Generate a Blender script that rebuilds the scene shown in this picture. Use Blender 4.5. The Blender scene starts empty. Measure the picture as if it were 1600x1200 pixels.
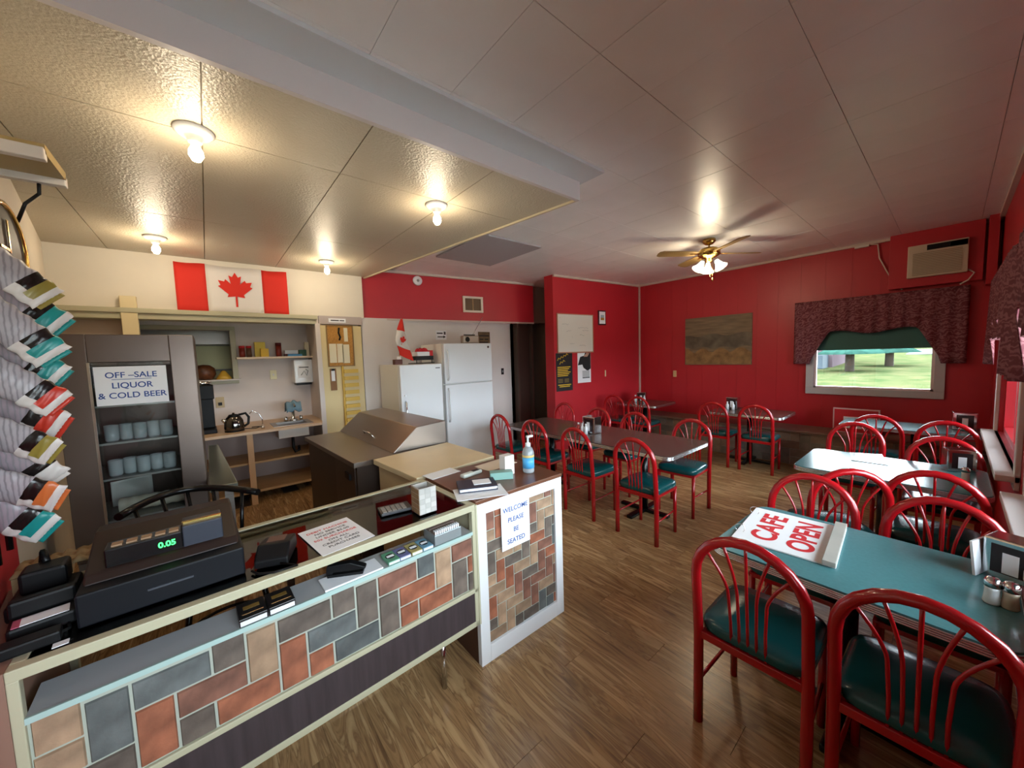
import bpy, bmesh, math, random
from mathutils import Vector, Matrix
random.seed(7)
C = bpy.context.scene.collection
SC = bpy.context.scene

# ---------------------------------------------------------------- camera
F = 572.24                      # focal length in pixels of the 1600x1200 frame
CAM = Vector((0, 0, 1.68))
def cam_axes(y, p, r):
    cy, sy = math.cos(y), math.sin(y)
    fwd = Vector((sy*math.cos(p), cy*math.cos(p), -math.sin(p)))
    right = Vector((cy, -sy, 0)); up = right.cross(fwd)
    r_ = right*math.cos(r) + up*math.sin(r)
    return r_, r_.cross(fwd), fwd
RIGHT, UP, FWD = cam_axes(0.692257844, 0.0754036563, -0.0322709304)
cd = bpy.data.cameras.new('camera'); cam = bpy.data.objects.new('camera', cd); C.objects.link(cam)
cd.sensor_width = 36; cd.lens = F/1600*36; cd.clip_start = .05; cd.clip_end = 300
cam.matrix_world = Matrix((RIGHT, UP, -FWD)).transposed().to_4x4()
cam.location = CAM
SC.camera = cam
# ---------------------------------------------------------------- world, light, exposure
w = bpy.data.worlds.new('overcast_sky'); SC.world = w; w.use_nodes = True
bg = w.node_tree.nodes['Background']; bg.inputs[0].default_value = (.80, .91, 1.0, 1); bg.inputs[1].default_value = 16
SC.view_settings.view_transform = 'Standard'; SC.view_settings.look = 'None'
SC.view_settings.exposure = 0.42; SC.view_settings.gamma = 1; SC.view_settings.use_curve_mapping = False
SC.cycles.use_denoising = True; SC.cycles.max_bounces = 7; SC.cycles.diffuse_bounces = 4
SC.cycles.caustics_reflective = False; SC.cycles.caustics_refractive = False
SC.cycles.sample_clamp_indirect = 6

# pixel of the photograph -> direction; the distance comes from the plane touched
def ray(x, y): return RIGHT*((x-800)/F) - UP*((y-600)/F) + FWD
def onz(x, y, z): d = ray(x, y); return CAM + d*((z-CAM.z)/d.z)
def ony(x, y, Y): d = ray(x, y); return CAM + d*(Y/d.y)
def onx(x, y, X): d = ray(x, y); return CAM + d*(X/d.x)

# ---------------------------------------------------------------- materials
def lin(h):
    h = h.lstrip('#'); v = [int(h[i:i+2], 16)/255 for i in (0, 2, 4)]
    return tuple(c/12.92 if c <= .04045 else ((c+.055)/1.055)**2.4 for c in v) + (1,)
MATS = {}
def mat(name, col, rough=.5, metal=0, noise=None, bump=None, rnd=0, alpha=None, trans=0, emit=0, coat=0, col2=None, stretch=None, spec=None):
    if name in MATS: return MATS[name]
    m = bpy.data.materials.new(name); m.use_nodes = True; nt = m.node_tree; b = nt.nodes['Principled BSDF']
    c = lin(col); b.inputs['Base Color'].default_value = c
    b.inputs['Roughness'].default_value = rough; b.inputs['Metallic'].default_value = metal
    if spec is not None: b.inputs['Specular IOR Level'].default_value = spec
    if trans: b.inputs['Transmission Weight'].default_value = trans; b.inputs['IOR'].default_value = 1.45
    if coat: b.inputs['Coat Weight'].default_value = coat; b.inputs['Coat Roughness'].default_value = .08
    if emit: b.inputs['Emission Color'].default_value = c; b.inputs['Emission Strength'].default_value = emit
    tc = nt.nodes.new('ShaderNodeTexCoord'); src = tc.outputs['Object']
    if stretch:
        mp = nt.nodes.new('ShaderNodeMapping'); mp.inputs['Scale'].default_value = stretch
        nt.links.new(src, mp.inputs[0]); src = mp.outputs[0]
    col_out = None
    if noise:
        n = nt.nodes.new('ShaderNodeTexNoise'); n.inputs['Scale'].default_value = noise[0]; n.inputs['Detail'].default_value = 5
        nt.links.new(src, n.inputs['Vector'])
        r = nt.nodes.new('ShaderNodeValToRGB'); r.color_ramp.elements[0].position = .3; r.color_ramp.elements[1].position = .7
        k = noise[1]; r.color_ramp.elements[0].color = tuple(x*(1-k) for x in c[:3])+(1,)
        r.color_ramp.elements[1].color = lin(col2) if col2 else tuple(min(1, x*(1+k)) for x in c[:3])+(1,)
        nt.links.new(n.outputs[0], r.inputs[0]); col_out = r.outputs[0]
    if rnd:
        oi = nt.nodes.new('ShaderNodeObjectInfo'); hs = nt.nodes.new('ShaderNodeHueSaturation')
        mr = nt.nodes.new('ShaderNodeMapRange'); mr.inputs[3].default_value = 1-rnd; mr.inputs[4].default_value = 1+rnd
        nt.links.new(oi.outputs['Random'], mr.inputs[0]); nt.links.new(mr.outputs[0], hs.inputs['Value'])
        hs.inputs['Color'].default_value = c
        if col_out: nt.links.new(col_out, hs.inputs['Color'])
        col_out = hs.outputs[0]
    if col_out: nt.links.new(col_out, b.inputs['Base Color'])
    if bump:
        n2 = nt.nodes.new('ShaderNodeTexNoise'); n2.inputs['Scale'].default_value = bump[0]; n2.inputs['Detail'].default_value = 4
        nt.links.new(src, n2.inputs['Vector'])
        bp = nt.nodes.new('ShaderNodeBump'); bp.inputs['Strength'].default_value = bump[1]; bp.inputs['Distance'].default_value = .01
        nt.links.new(n2.outputs[0], bp.inputs['Height']); nt.links.new(bp.outputs[0], b.inputs['Normal'])
    MATS[name] = m; return m
def wood_floor():
    m = mat('floor_wood', '#8d6b49', .26); nt = m.node_tree; b = nt.nodes['Principled BSDF']
    tc = nt.nodes.new('ShaderNodeTexCoord'); oi = nt.nodes.new('ShaderNodeObjectInfo')
    add = nt.nodes.new('ShaderNodeVectorMath'); add.operation = 'ADD'
    mul = nt.nodes.new('ShaderNodeVectorMath'); mul.operation = 'SCALE'; mul.inputs['Scale'].default_value = 37
    nt.links.new(oi.outputs['Random'], mul.inputs[0]); nt.links.new(tc.outputs['Object'], add.inputs[0]); nt.links.new(mul.outputs[0], add.inputs[1])
    mp = nt.nodes.new('ShaderNodeMapping'); mp.inputs['Scale'].default_value = (11, 1.1, 1); nt.links.new(add.outputs[0], mp.inputs[0])
    n = nt.nodes.new('ShaderNodeTexNoise'); n.inputs['Scale'].default_value = 1.6; n.inputs['Detail'].default_value = 7; n.inputs['Distortion'].default_value = 1.6
    nt.links.new(mp.outputs[0], n.inputs['Vector'])
    r = nt.nodes.new('ShaderNodeValToRGB'); e = r.color_ramp.elements
    e[0].position = .3; e[0].color = lin('#74573c'); e[1].position = .68; e[1].color = lin('#c29f72')
    k = e.new(.47); k.color = lin('#a88359'); k = e.new(.52); k.color = lin('#896848'); k = e.new(.57); k.color = lin('#b08d62')
    nt.links.new(n.outputs[0], r.inputs[0])
    hs = nt.nodes.new('ShaderNodeHueSaturation'); mr = nt.nodes.new('ShaderNodeMapRange'); mr.inputs[3].default_value = .86; mr.inputs[4].default_value = 1.12
    nt.links.new(oi.outputs['Random'], mr.inputs[0]); nt.links.new(mr.outputs[0], hs.inputs['Value']); nt.links.new(r.outputs[0], hs.inputs['Color'])
    nt.links.new(hs.outputs[0], b.inputs['Base Color'])
    bp = nt.nodes.new('ShaderNodeBump'); bp.inputs['Strength'].default_value = .12; bp.inputs['Distance'].default_value = .004
    nt.links.new(n.outputs[0], bp.inputs['Height']); nt.links.new(bp.outputs[0], b.inputs['Normal'])
    return m
def paisley():
    m = mat('paisley_fabric', '#7d3f45', .85); nt = m.node_tree; b = nt.nodes['Principled BSDF']
    tc = nt.nodes.new('ShaderNodeTexCoord')
    n = nt.nodes.new('ShaderNodeTexNoise'); n.inputs['Scale'].default_value = 9; n.inputs['Distortion'].default_value = 4
    wv = nt.nodes.new('ShaderNodeTexVoronoi'); wv.inputs['Scale'].default_value = 11; wv.feature = 'DISTANCE_TO_EDGE'
    nt.links.new(tc.outputs['Object'], n.inputs['Vector']); nt.links.new(n.outputs[1], wv.inputs['Vector'])
    mx = nt.nodes.new('ShaderNodeTexWave'); mx.wave_type = 'RINGS'; mx.inputs['Scale'].default_value = 7; mx.inputs['Distortion'].default_value = 14; mx.inputs['Detail'].default_value = 3; mx.inputs['Detail Scale'].default_value = 2.2
    nt.links.new(tc.outputs['Object'], mx.inputs['Vector'])
    r = nt.nodes.new('ShaderNodeValToRGB'); r.color_ramp.elements[0].color = lin('#6a2e37'); r.color_ramp.elements[1].color = lin('#8d5a5e')
    r.color_ramp.elements[0].position = .3; r.color_ramp.elements[1].position = .85
    nt.links.new(mx.outputs[0], r.inputs[0]); nt.links.new(r.outputs[0], b.inputs['Base Color'])
    return m
RED_WALL = mat('red_wall_paint', '#b8222c', .42, noise=(1.3, .07))
RED_PANEL = RED_WALL
BULK = RED_WALL
WHITE_WALL = mat('white_wall_paint', '#ddd6d2', .55, noise=(2, .04))
CREAM_WALL = mat('cream_wall_paint', '#dfd6c6', .6, noise=(2, .04))
CREAM = mat('cream_trim_paint', '#b6b195', .45)
CEIL = mat('ceiling_tile_paint', '#efecea', .33, noise=(3, .03), bump=(28, .05))
KCEIL = mat('textured_ceiling_paint', '#bcb19b', .36, bump=(75, .55))
TRIMW = mat('white_trim', '#d6cdc8', .5)
DARK = mat('hall_panelling', '#6f5d50', .6)
FLOOR = wood_floor(); VAL = paisley()
RED = mat('red_enamel', '#ab1119', .22, coat=.4)
SEATM = mat('dark_green_vinyl', '#0e4a4d', .22, bump=(60, .04))
CHROME = mat('chrome', '#d8dadc', .12, 1)
STEEL = mat('brushed_steel', '#9d948d', .33, 1, noise=(4, .08), stretch=(1, 40, 40))
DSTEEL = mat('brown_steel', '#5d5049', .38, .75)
ALU = mat('ribbed_aluminium', '#cfd2d4', .25, 1)
BLACK = mat('black_plastic', '#0d0d0f', .45, spec=.25)
BLACKM = mat('black_metal', '#0f0f10', .25, .3)
TEAL = mat('teal_laminate', '#4b8085', .2, noise=(60, .05))
BROWNT = mat('brown_laminate', '#574a45', .22, noise=(40, .08))
BROWNC = mat('brown_counter_laminate', '#6d4632', .3, noise=(5, .12))
DWOOD = mat('dark_woodgrain', '#3d3335', .5, noise=(3, .25), stretch=(14, 14, 1))
WHITE = mat('white_enamel', '#e9ecf0', .22)
WHITEP = mat('paper_white', '#eef0f4', .7)
IVORY = mat('fridge_side_enamel', '#e6e4de', .4)
def thin_glass():
    m = bpy.data.materials.new('window_glass'); m.use_nodes = True; nt = m.node_tree; nt.nodes.remove(nt.nodes['Principled BSDF']); out = nt.nodes['Material Output']
    t_ = nt.nodes.new('ShaderNodeBsdfTransparent'); t_.inputs[0].default_value = (.95, .97, .97, 1); g = nt.nodes.new('ShaderNodeBsdfGlossy'); g.inputs['Roughness'].default_value = .02
    fr_ = nt.nodes.new('ShaderNodeFresnel'); fr_.inputs[0].default_value = 1.45; mx = nt.nodes.new('ShaderNodeMixShader')
    nt.links.new(fr_.outputs[0], mx.inputs[0]); nt.links.new(t_.outputs[0], mx.inputs[1]); nt.links.new(g.outputs[0], mx.inputs[2]); nt.links.new(mx.outputs[0], out.inputs[0]); return m
GLASS = thin_glass()
def mug_glass():
    m = mat('mug_glass', '#dfe8e8', .08); nt = m.node_tree; b = nt.nodes['Principled BSDF']; b.inputs['Alpha'].default_value = .42; return m
MUG = mug_glass()
GREYSH = mat('grey_shelf', '#a9abae', .35)
GLEDGE = mat('glass_edge', '#a9c2bd', .15)
GROUT = mat('grout', '#a9ada0', .8)
BR = [mat('brick_terracotta', '#93583f', .65, noise=(11, .42), bump=(30, .3), rnd=.16), mat('brick_umber', '#63574e', .65, noise=(11, .38), bump=(30, .3), rnd=.16),
      mat('brick_slate', '#5a5d5c', .65, noise=(11, .34), bump=(30, .3), rnd=.16), mat('brick_tan', '#9d8066', .65, noise=(11, .34), bump=(30, .3), rnd=.16),
      mat('brick_rust', '#805646', .65, noise=(11, .42), bump=(30, .3), rnd=.16)]
BROWNW = mat('light_wood', '#c79f6e', .5, noise=(3, .15), stretch=(1, 12, 12))
YELLOW = mat('yellow_paint', '#d3ad3f', .5)
CORK = mat('cork', '#b5823f', .85, noise=(60, .2))
BULBM = mat('lit_bulb', '#ffe2b0', .4, emit=28)
SHADEM = mat('lit_glass_shade', '#fff0c8', .4, emit=7)
BRASS = mat('brass', '#c9a65a', .2, 1)
FLAGR = mat('flag_red', '#dc2f22', .8); FLAGW = mat('flag_white', '#e9e4e0', .8)
GREENG = mat('led_green', '#35e060', .4, emit=3)
BLUEINK = mat('blue_ink', '#2f4f95', .7); REDINK = mat('red_ink', '#c8232c', .7); GREYINK = mat('grey_ink', '#4a4a50', .7); BLACKINK = mat('black_ink', '#17181b', .7)
GOLDINK = mat('yellow_ink', '#d9b52e', .7)

# ---------------------------------------------------------------- mesh helpers
class MB:
    def __init__(s): s.v = []; s.f = []; s.sm = []
    def add(s, vs, fs, smooth=False):
        o = len(s.v); s.v += [tuple(v) for v in vs]; s.f += [tuple(i+o for i in f) for f in fs]; s.sm += [smooth]*len(fs); return s
    def box(s, x0, x1, y0, y1, z0, z1, M=None):
        vs = [Vector((x, y, z)) for z in (z0, z1) for y in (y0, y1) for x in (x0, x1)]
        if M: vs = [M @ v for v in vs]
        return s.add(vs, [(0, 2, 3, 1), (4, 5, 7, 6), (0, 1, 5, 4), (2, 6, 7, 3), (0, 4, 6, 2), (1, 3, 7, 5)])
    def prism(s, poly, a, b, M=None, smooth=False):          # polygon in xy from z=a to z=b
        n = len(poly); vs = [Vector((p[0], p[1], a)) for p in poly] + [Vector((p[0], p[1], b)) for p in poly]
        if M: vs = [M @ v for v in vs]
        s.add(vs, [tuple(range(n-1, -1, -1)), tuple(range(n, 2*n))])
        o = len(s.v)-2*n
        s.f += [(o+i, o+(i+1) % n, o+n+(i+1) % n, o+n+i) for i in range(n)]; s.sm += [smooth]*n
        return s
    def tube(s, pts, r, n=10, closed=False, flat=None):
        pts = [Vector(p) for p in pts]; m = len(pts); vs = []; prev = None
        for i, p in enumerate(pts):
            if closed: t = pts[(i+1) % m]-pts[i-1]
            else: t = pts[min(i+1, m-1)]-pts[max(i-1, 0)]
            t.normalize()
            if prev is None:
                a = Vector((0, 0, 1)) if abs(t.z) < .9 else Vector((1, 0, 0)); u = t.cross(a).normalized()
            else: u = (prev - t*prev.dot(t)).normalized()
            prev = u; q = t.cross(u); rr = r[i] if isinstance(r, (list, tuple)) else r
            vs += [p + (u*math.cos(k*2*math.pi/n) + q*math.sin(k*2*math.pi/n))*rr for k in range(n)]
        fs = []
        for i in range(m if closed else m-1):
            j = (i+1) % m
            fs += [(i*n+k, i*n+(k+1) % n, j*n+(k+1) % n, j*n+k) for k in range(n)]
        s.add(vs, fs, True)
        if not closed:
            o = len(s.v)-len(vs); s.f += [tuple(o+k for k in range(n-1, -1, -1)), tuple(o+(m-1)*n+k for k in range(n))]; s.sm += [False]*2
        return s
    def lathe(s, prof, n=20, c=(0, 0, 0), M=None):
        vs = []
        for r, z in prof:
            for k in range(n):
                a = k*2*math.pi/n; v = Vector((c[0]+r*math.cos(a), c[1]+r*math.sin(a), c[2]+z)); vs.append(M @ v if M else v)
        m = len(prof); fs = [(i*n+k, i*n+(k+1) % n, (i+1)*n+(k+1) % n, (i+1)*n+k) for i in range(m-1) for k in range(n)]
        s.add(vs, fs, True); o = len(s.v)-len(vs)
        s.f += [tuple(o+k for k in range(n-1, -1, -1)), tuple(o+(m-1)*n+k for k in range(n))]; s.sm += [False]*2
        return s
    def grid(s, fn, nu, nv, smooth=True):
        vs = [fn(i/nu, j/nv) for j in range(nv+1) for i in range(nu+1)]
        return s.add(vs, [(j*(nu+1)+i, j*(nu+1)+i+1, (j+1)*(nu+1)+i+1, (j+1)*(nu+1)+i) for j in range(nv) for i in range(nu)], smooth)
    def build(s, name, m, parent=None, loc=None, rot=None, bevel=0, label=None, solid=0):
        me = bpy.data.meshes.new(name); me.from_pydata(s.v, [], s.f); me.materials.append(m)
        me.polygons.foreach_set('use_smooth', s.sm); me.update()
        o = bpy.data.objects.new(name, me); C.objects.link(o)
        if parent: o.parent = parent
        if loc is not None: o.location = loc
        if rot is not None: o.rotation_euler = rot
        if bevel:
            b = o.modifiers.new('bevel', 'BEVEL'); b.width = bevel; b.segments = 2; b.limit_method = 'ANGLE'
        if solid:
            b = o.modifiers.new('solid', 'SOLIDIFY'); b.thickness = solid; b.offset = 0
        if label: o['label'] = label
        return o
def box(name, m, x0, x1, y0, y1, z0, z1, parent=None, bevel=0, label=None):
    return MB().box(x0, x1, y0, y1, z0, z1).build(name, m, parent, bevel=bevel, label=label)
def thing(name, label, cat, loc=(0, 0, 0), rz=0, group=None):
    o = bpy.data.objects.new(name, None); C.objects.link(o); o.location = loc; o.rotation_euler = (0, 0, rz); o.empty_display_size = .1
    return tag(o, label, cat, group)
def tag(o, label, cat, group=None):
    o['label'] = label; o['category'] = cat
    if group: o['group'] = group
    return o
def struct(o): o['kind'] = 'structure'; return o
def dup(root, loc, rz, label=None, group=None):
    r = root.copy(); C.objects.link(r); r.location = loc; r.rotation_euler = (0, 0, rz)
    if label: r['label'] = label
    if group: r['group'] = group
    for ch in root.children:
        c = ch.copy(); C.objects.link(c); c.parent = r
        for g in ch.children: d = g.copy(); C.objects.link(d); d.parent = c
    return r
def text(body, size, m, parent=None, loc=(0, 0, 0), rot=(0, 0, 0), name='lettering', align='CENTER', bold=0, sx=1):
    cu = bpy.data.curves.new('t', 'FONT'); cu.body = body; cu.size = size; cu.align_x = align; cu.align_y = 'CENTER'; cu.extrude = .0004; cu.offset = bold; cu.space_line = 1.0
    t = bpy.data.objects.new('t', cu); C.objects.link(t)
    dg = bpy.context.evaluated_depsgraph_get(); me = bpy.data.meshes.new_from_object(t.evaluated_get(dg)); me.materials.clear(); me.materials.append(m)
    bpy.data.objects.remove(t); bpy.data.curves.remove(cu)
    o = bpy.data.objects.new(name, me); C.objects.link(o); o.location = loc; o.rotation_euler = rot; o.scale = (sx, 1, 1)
    if parent: o.parent = parent
    return o
def rotM(axis, deg, loc=(0, 0, 0)): return Matrix.Translation(loc) @ Matrix.Rotation(math.radians(deg), 4, axis)
PI = math.pi
# plane frames: local x along wall, local y up, local z out of the wall
def frame(o, x, n):  # origin, x dir, normal
    x = Vector(x).normalized(); n = Vector(n).normalized(); y = n.cross(x)
    M = Matrix((x, y, n)).transposed().to_4x4(); M.translation = Vector(o); return M

# ================================================================ THE SETTING
ZC, ZD = 3.03, 2.89            # dining ceiling, kitchen ceiling
XW = 6.85                      # wall with the painting
WB0, WB1 = Vector((4.58, 4.368, 0)), Vector((6.86, 4.131, 0))   # whiteboard wall ends
def wbY(X): return WB0.y + (X-WB0.x)*(WB1.y-WB0.y)/(WB1.x-WB0.x)
# floor
fl = struct(box('floor', mat('subfloor', '#3a2a1e', .8), -1.6, 7.2, -.6, 7.2, -.06, -.006))
pl = MB().box(-.0895, .0895, -.609, .609, -.006, 0); me0 = None; col = 0; X = -1.42
while X < 6.9:
    Y = -.75 + (col*.47 % 1.22)
    while Y < 5.9:
        if Y+.61 > -.35 and not (X < -1.1 and Y > 5.7):
            if me0 is None:
                p = pl.build('plank', FLOOR, fl, (X, Y, 0)); me0 = p.data
            else:
                p = bpy.data.objects.new('plank', me0); C.objects.link(p); p.parent = fl; p.location = (X, Y, 0)
        Y += 1.22
    X += .18; col += 1
# window wall (right), openings A, B, C
WIN = [(3.95, 5.75), (1.55, 3.35), (-.25, 1.05)]; WZ = (.82, 2.0)
wr = MB(); xs = [-1.6] + [v for a in sorted(WIN) for v in a] + [XW+.15]
for i in range(0, len(xs), 2): wr.box(xs[i], xs[i+1], -.45, -.30, 0, ZC)
for a, b in WIN: wr.box(a, b, -.45, -.30, 0, WZ[0]); wr.box(a, b, -.45, -.30, WZ[1], ZC)
struct(wr.build('wall_right', RED_WALL))
for k, (a, b) in enumerate(WIN):
    wf = MB(); t = .05
    m_ = (a+b)/2
    for x0, x1, z0, z1 in ((a, b, WZ[0], WZ[0]+t), (a, b, WZ[1]-t, WZ[1]), (a, a+t, WZ[0]+t, WZ[1]-t), (b-t, b, WZ[0]+t, WZ[1]-t), (m_-.03, m_+.03, WZ[0]+t, WZ[1]-t)): wf.box(x0, x1, -.43, -.33, z0, z1)
    wo = struct(wf.build('window_%d' % (k+2), RED_WALL))
    MB().box(a+t, m_-.03, -.392, -.388, WZ[0]+t, WZ[1]-t).build('pane', GLASS, wo); MB().box(m_+.03, b-t, -.392, -.388, WZ[0]+t, WZ[1]-t).build('pane', GLASS, wo)
    tr = MB().box(a-.09, b+.09, -.30, -.275, WZ[0]-.09, WZ[0]-.0).box(a-.09, a, -.30, -.275, WZ[0], WZ[1]+.09).box(b, b+.09, -.30, -.275, WZ[0], WZ[1]+.09).box(a-.09, b+.09, -.30, -.2, WZ[0]-.04, WZ[0])
    tr.build('window_trim', TRIMW, wo, bevel=.004)
# far wall with painting, one window
GW = (.14, 1.30, 1.08, 1.95)   # glass: y0,y1,z0,z1
wp = MB(); y0, y1, z0, z1 = GW
wp.box(XW, XW+.15, -.45, y0, 0, ZC).box(XW, XW+.15, y1, 4.4, 0, ZC).box(XW, XW+.15, y0, y1, 0, z0).box(XW, XW+.15, y0, y1, z1, ZC)
wpo = struct(wp.build('wall_far', RED_PANEL))
gro = MB()
for k in range(16):
    yb = -.2+k*.28
    if GW[0]-.1 < yb < GW[1]+.1: gro.box(XW-.003, XW+.001, yb, yb+.004, .5, GW[2]-.09); gro.box(XW-.003, XW+.001, yb, yb+.004, GW[3]+.09, ZC-.03)
    else: gro.box(XW-.003, XW+.001, yb, yb+.004, .5, ZC-.03)
gro.build('panel_bead', RED_WALL, wpo)
w1 = MB(); t = .09
for a, b, c, d in ((y0-t, y1+t, z0-t, z0), (y0-t, y1+t, z1, z1+t), (y0-t, y0, z0, z1), (y1, y1+t, z0, z1)): w1.box(XW-.03, XW+.05, a, b, c, d)
w1o = struct(w1.build('window_1', mat('grey_white_trim', '#c4c4c6', .5), bevel=.005))
MB().box(XW+.02, XW+.024, y0, y1, z0, z1).build('pane', GLASS, w1o)
pk = MB()
for a, b, c, d in ((y0, y1, z0, z0+.025), (y0, y0+.025, z0, z1), (y1-.025, y1, z0, z1)): pk.box(XW-.002, XW+.06, a, b, c, d)
pk.build('inner_frame', mat('pink_white', '#e8d3d2', .5), w1o)
MB().box(XW+.005, XW+.012, y0, y1, 1.62, z1).build('roller_blind', mat('green_blind', '#3f6f68', .7), w1o)
# brick plinth with ledge along the far wall
pln = struct(box('trim_1', mat('plinth_backing', '#a39d8e', .8), 6.37, XW, -.3, 4.12, 0, .475)); pln.name = 'trim_1'
MB().box(6.33, XW, -.3, 4.13, .475, .505).build('ledge', mat('ledge_board', '#7a5f53', .45), pln, bevel=.004)
def herring(parent, M, W, H, u, gap, th, mats=BR, wts=(3, 4, 3, 2, 2)):
    """bricks of 2u x u in a herringbone, clipped to W x H, laid in frame M"""
    cache = {}
    nb = int(H/u)+3; na = int(W/u)+3
    for b in range(-2, nb):
        for a in range(-3, na):
            k = (a+b) % 4
            if k == 0: r = (a*u, (a+2)*u, b*u, (b+1)*u)
            elif k == 2: r = (a*u, (a+1)*u, b*u, (b+2)*u)
            else: continue
            x0, x1, y0, y1 = max(r[0]+gap, 0), min(r[1]-gap, W), max(r[2]+gap, 0), min(r[3]-gap, H)
            if x1-x0 < .012 or y1-y0 < .012: continue
            w_, h_ = round(x1-x0, 4), round(y1-y0, 4); key = (w_, h_, )
            mi = random.choices(range(5), wts)[0]; key = (w_, h_, mi)
            if key in cache: o = bpy.data.objects.new('brick', cache[key]); C.objects.link(o); o.parent = parent
            else:
                e = min(.003, th*.45)
                mb = MB(); vs = [(-w_/2, -h_/2, 0), (w_/2, -h_/2, 0), (w_/2, h_/2, 0), (-w_/2, h_/2, 0), (-w_/2+e, -h_/2+e, th), (w_/2-e, -h_/2+e, th), (w_/2-e, h_/2-e, th), (-w_/2+e, h_/2-e, th)]
                mb.add(vs, [(4, 5, 6, 7), (0, 1, 5, 4), (1, 2, 6, 5), (2, 3, 7, 6), (3, 0, 4, 7)])
                o = mb.build('brick', mats[mi], parent); cache[key] = o.data
            o.matrix_local = M @ Matrix.Translation(((x0+x1)/2, (y0+y1)/2, random.uniform(-.0006, .0006)))
PB = [mat('plinth_brick_a', '#8d8272', .7, noise=(9, .2), rnd=.15), mat('plinth_brick_b', '#7c736a', .7, noise=(9, .2), rnd=.15), mat('plinth_brick_c', '#968370', .7, noise=(9, .2), rnd=.15), mat('plinth_brick_d', '#706a64', .7, noise=(9, .2), rnd=.15), mat('plinth_brick_e', '#8a7060', .7, noise=(9, .2), rnd=.15)]
herring(pln, frame((6.37, 4.1, 0), (0, -1, 0), (-1, 0, 0)), 4.38, .47, .115, .004, .008, PB)
# whiteboard wall: from (4.58,4.368) to the corner
d = (WB1-WB0).normalized(); nrm = Vector((-d.y*-1, -d.x, 0))
poly = [(WB0.x, WB0.y), (WB1.x+.1, wbY(WB1.x+.1)), (WB1.x+.1, wbY(WB1.x+.1)+.2), (WB0.x, WB0.y+.2)]
struct(MB().prism(poly, 0, ZC).build('wall_whiteboard', RED_WALL))
# far kitchen / fridge wall
YB = 5.5
struct(MB().box(1.76, 4.62, YB, YB+.12, 0, 2.31).build('wall_back', WHITE_WALL))
struct(MB().prism([(1.80, 5.55), (4.86, 5.15), (4.90, 5.35), (4.62, 5.62), (1.8, 5.66)], 2.31, ZC).build('wall_bulkhead', BULK))
MB().prism([(1.80, 5.545), (4.86, 5.145), (4.86, 5.155), (1.8, 5.555)], 2.285, 2.312).build('bulkhead_strip', mat('bulkhead_trim', '#cdb9ac', .5), bpy.data.objects['wall_bulkhead'])
# hallway behind the doorway
struct(MB().box(4.55, 4.62, 5.5, 7.0, 0, 2.5).box(5.35, 5.42, 4.57, 7.0, 0, ZC).box(4.6, 5.4, 6.9, 7.0, 0, ZC).build('wall_hall', DARK))
struct(MB().box(4.55, 5.42, 5.38, 7.0, 2.34, 2.42).build('ceiling_hall', mat('grey_beige_paint', '#8d8177', .6)))
struct(MB().box(4.88, 5.4, 5.30, 5.38, 2.33, ZC).build('trim_2', mat('grey_beige_paint', '#8d8177', .6)))
dr = struct(MB().box(4.66, 5.0, 5.44, 5.48, 0, 2.3).build('door_1', mat('brown_door', '#43342c', .5)))
MB().box(4.99, 5.04, 5.38, 5.48, 0, 2.33).box(4.63, 4.67, 5.38, 5.5, 0, 2.33).build('door_frame', mat('brown_door_frame', '#53433a', .5), dr)
# kitchen wall above the header, niche, door panel
struct(MB().box(-1.15, 1.80, 5.48, 5.6, 2.30, ZD).build('wall_kitchen', CREAM_WALL))
hd = struct(MB().box(-1.15, 1.16, 5.42, 5.60, 2.19, 2.30).build('trim_3', CREAM, bevel=.006))
MB().box(-1.15, 1.17, 5.39, 5.42, 2.25, 2.30).build('moulding', CREAM, hd, bevel=.006)
nw = struct(MB().box(-1.27, -1.14, 5.5, 6.25, 0, 2.9).box(-1.15, -.6, 6.15, 6.25, 0, 2.4).box(.26, 1.2, 6.15, 6.25, 0, 2.4).box(-.6, .26, 6.15, 6.25, 0, 1.5).box(-.6, .26, 6.15, 6.25, 2.14, 2.4).box(1.17, 1.23, 5.5, 6.2, 0, 2.3).box(-1.15, 1.2, 5.5, 6.2, 2.30, 2.36).build('wall_niche', mat('niche_paint', '#d9cdc6', .55, noise=(2, .05))))
struct(MB().box(1.14, 1.20, 5.42, 5.52, 0, 2.2).build('trim_4', TRIMW, bevel=.004))
struct(MB().box(-.63, -.51, 5.40, 5.47, 0, 2.42).build('trim_5', mat('post_cream', '#e0cfa4', .5), bevel=.004))
struct(MB().box(-1.15, -.63, 5.60, 5.64, 0, 2.2).build('wall_panel', mat('grey_brown_panel', '#b09c8c', .5)))
struct(MB().box(1.2, 1.9, 5.62, 5.66, 0, 2.9).build('wall_behind_door', WHITE_WALL))
d2 = struct(MB().box(1.20, 1.74, 5.46, 5.50, 0, 2.18).build('door_2', mat('cream_door', '#dfcb97', .5)))
MB().box(1.2, 1.76, 5.47, 5.52, 2.2, 2.31).build('door_header', mat('grey_header', '#b7aaa6', .5), d2)
# left wall
struct(MB().prism([(-1.12, 5.6), (-.50, 1.35), (-.44, -.46), (-.6, -.46), (-.68, 1.35), (-1.3, 5.6)], 0, ZC).build('wall_left', CREAM_WALL))
struct(MB().prism([(-.640, 2.35), (-.496, 1.36), (-.486, 1.36), (-.63, 2.35)], 0, 1.42).build('trim_6', RED_WALL))
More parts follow.
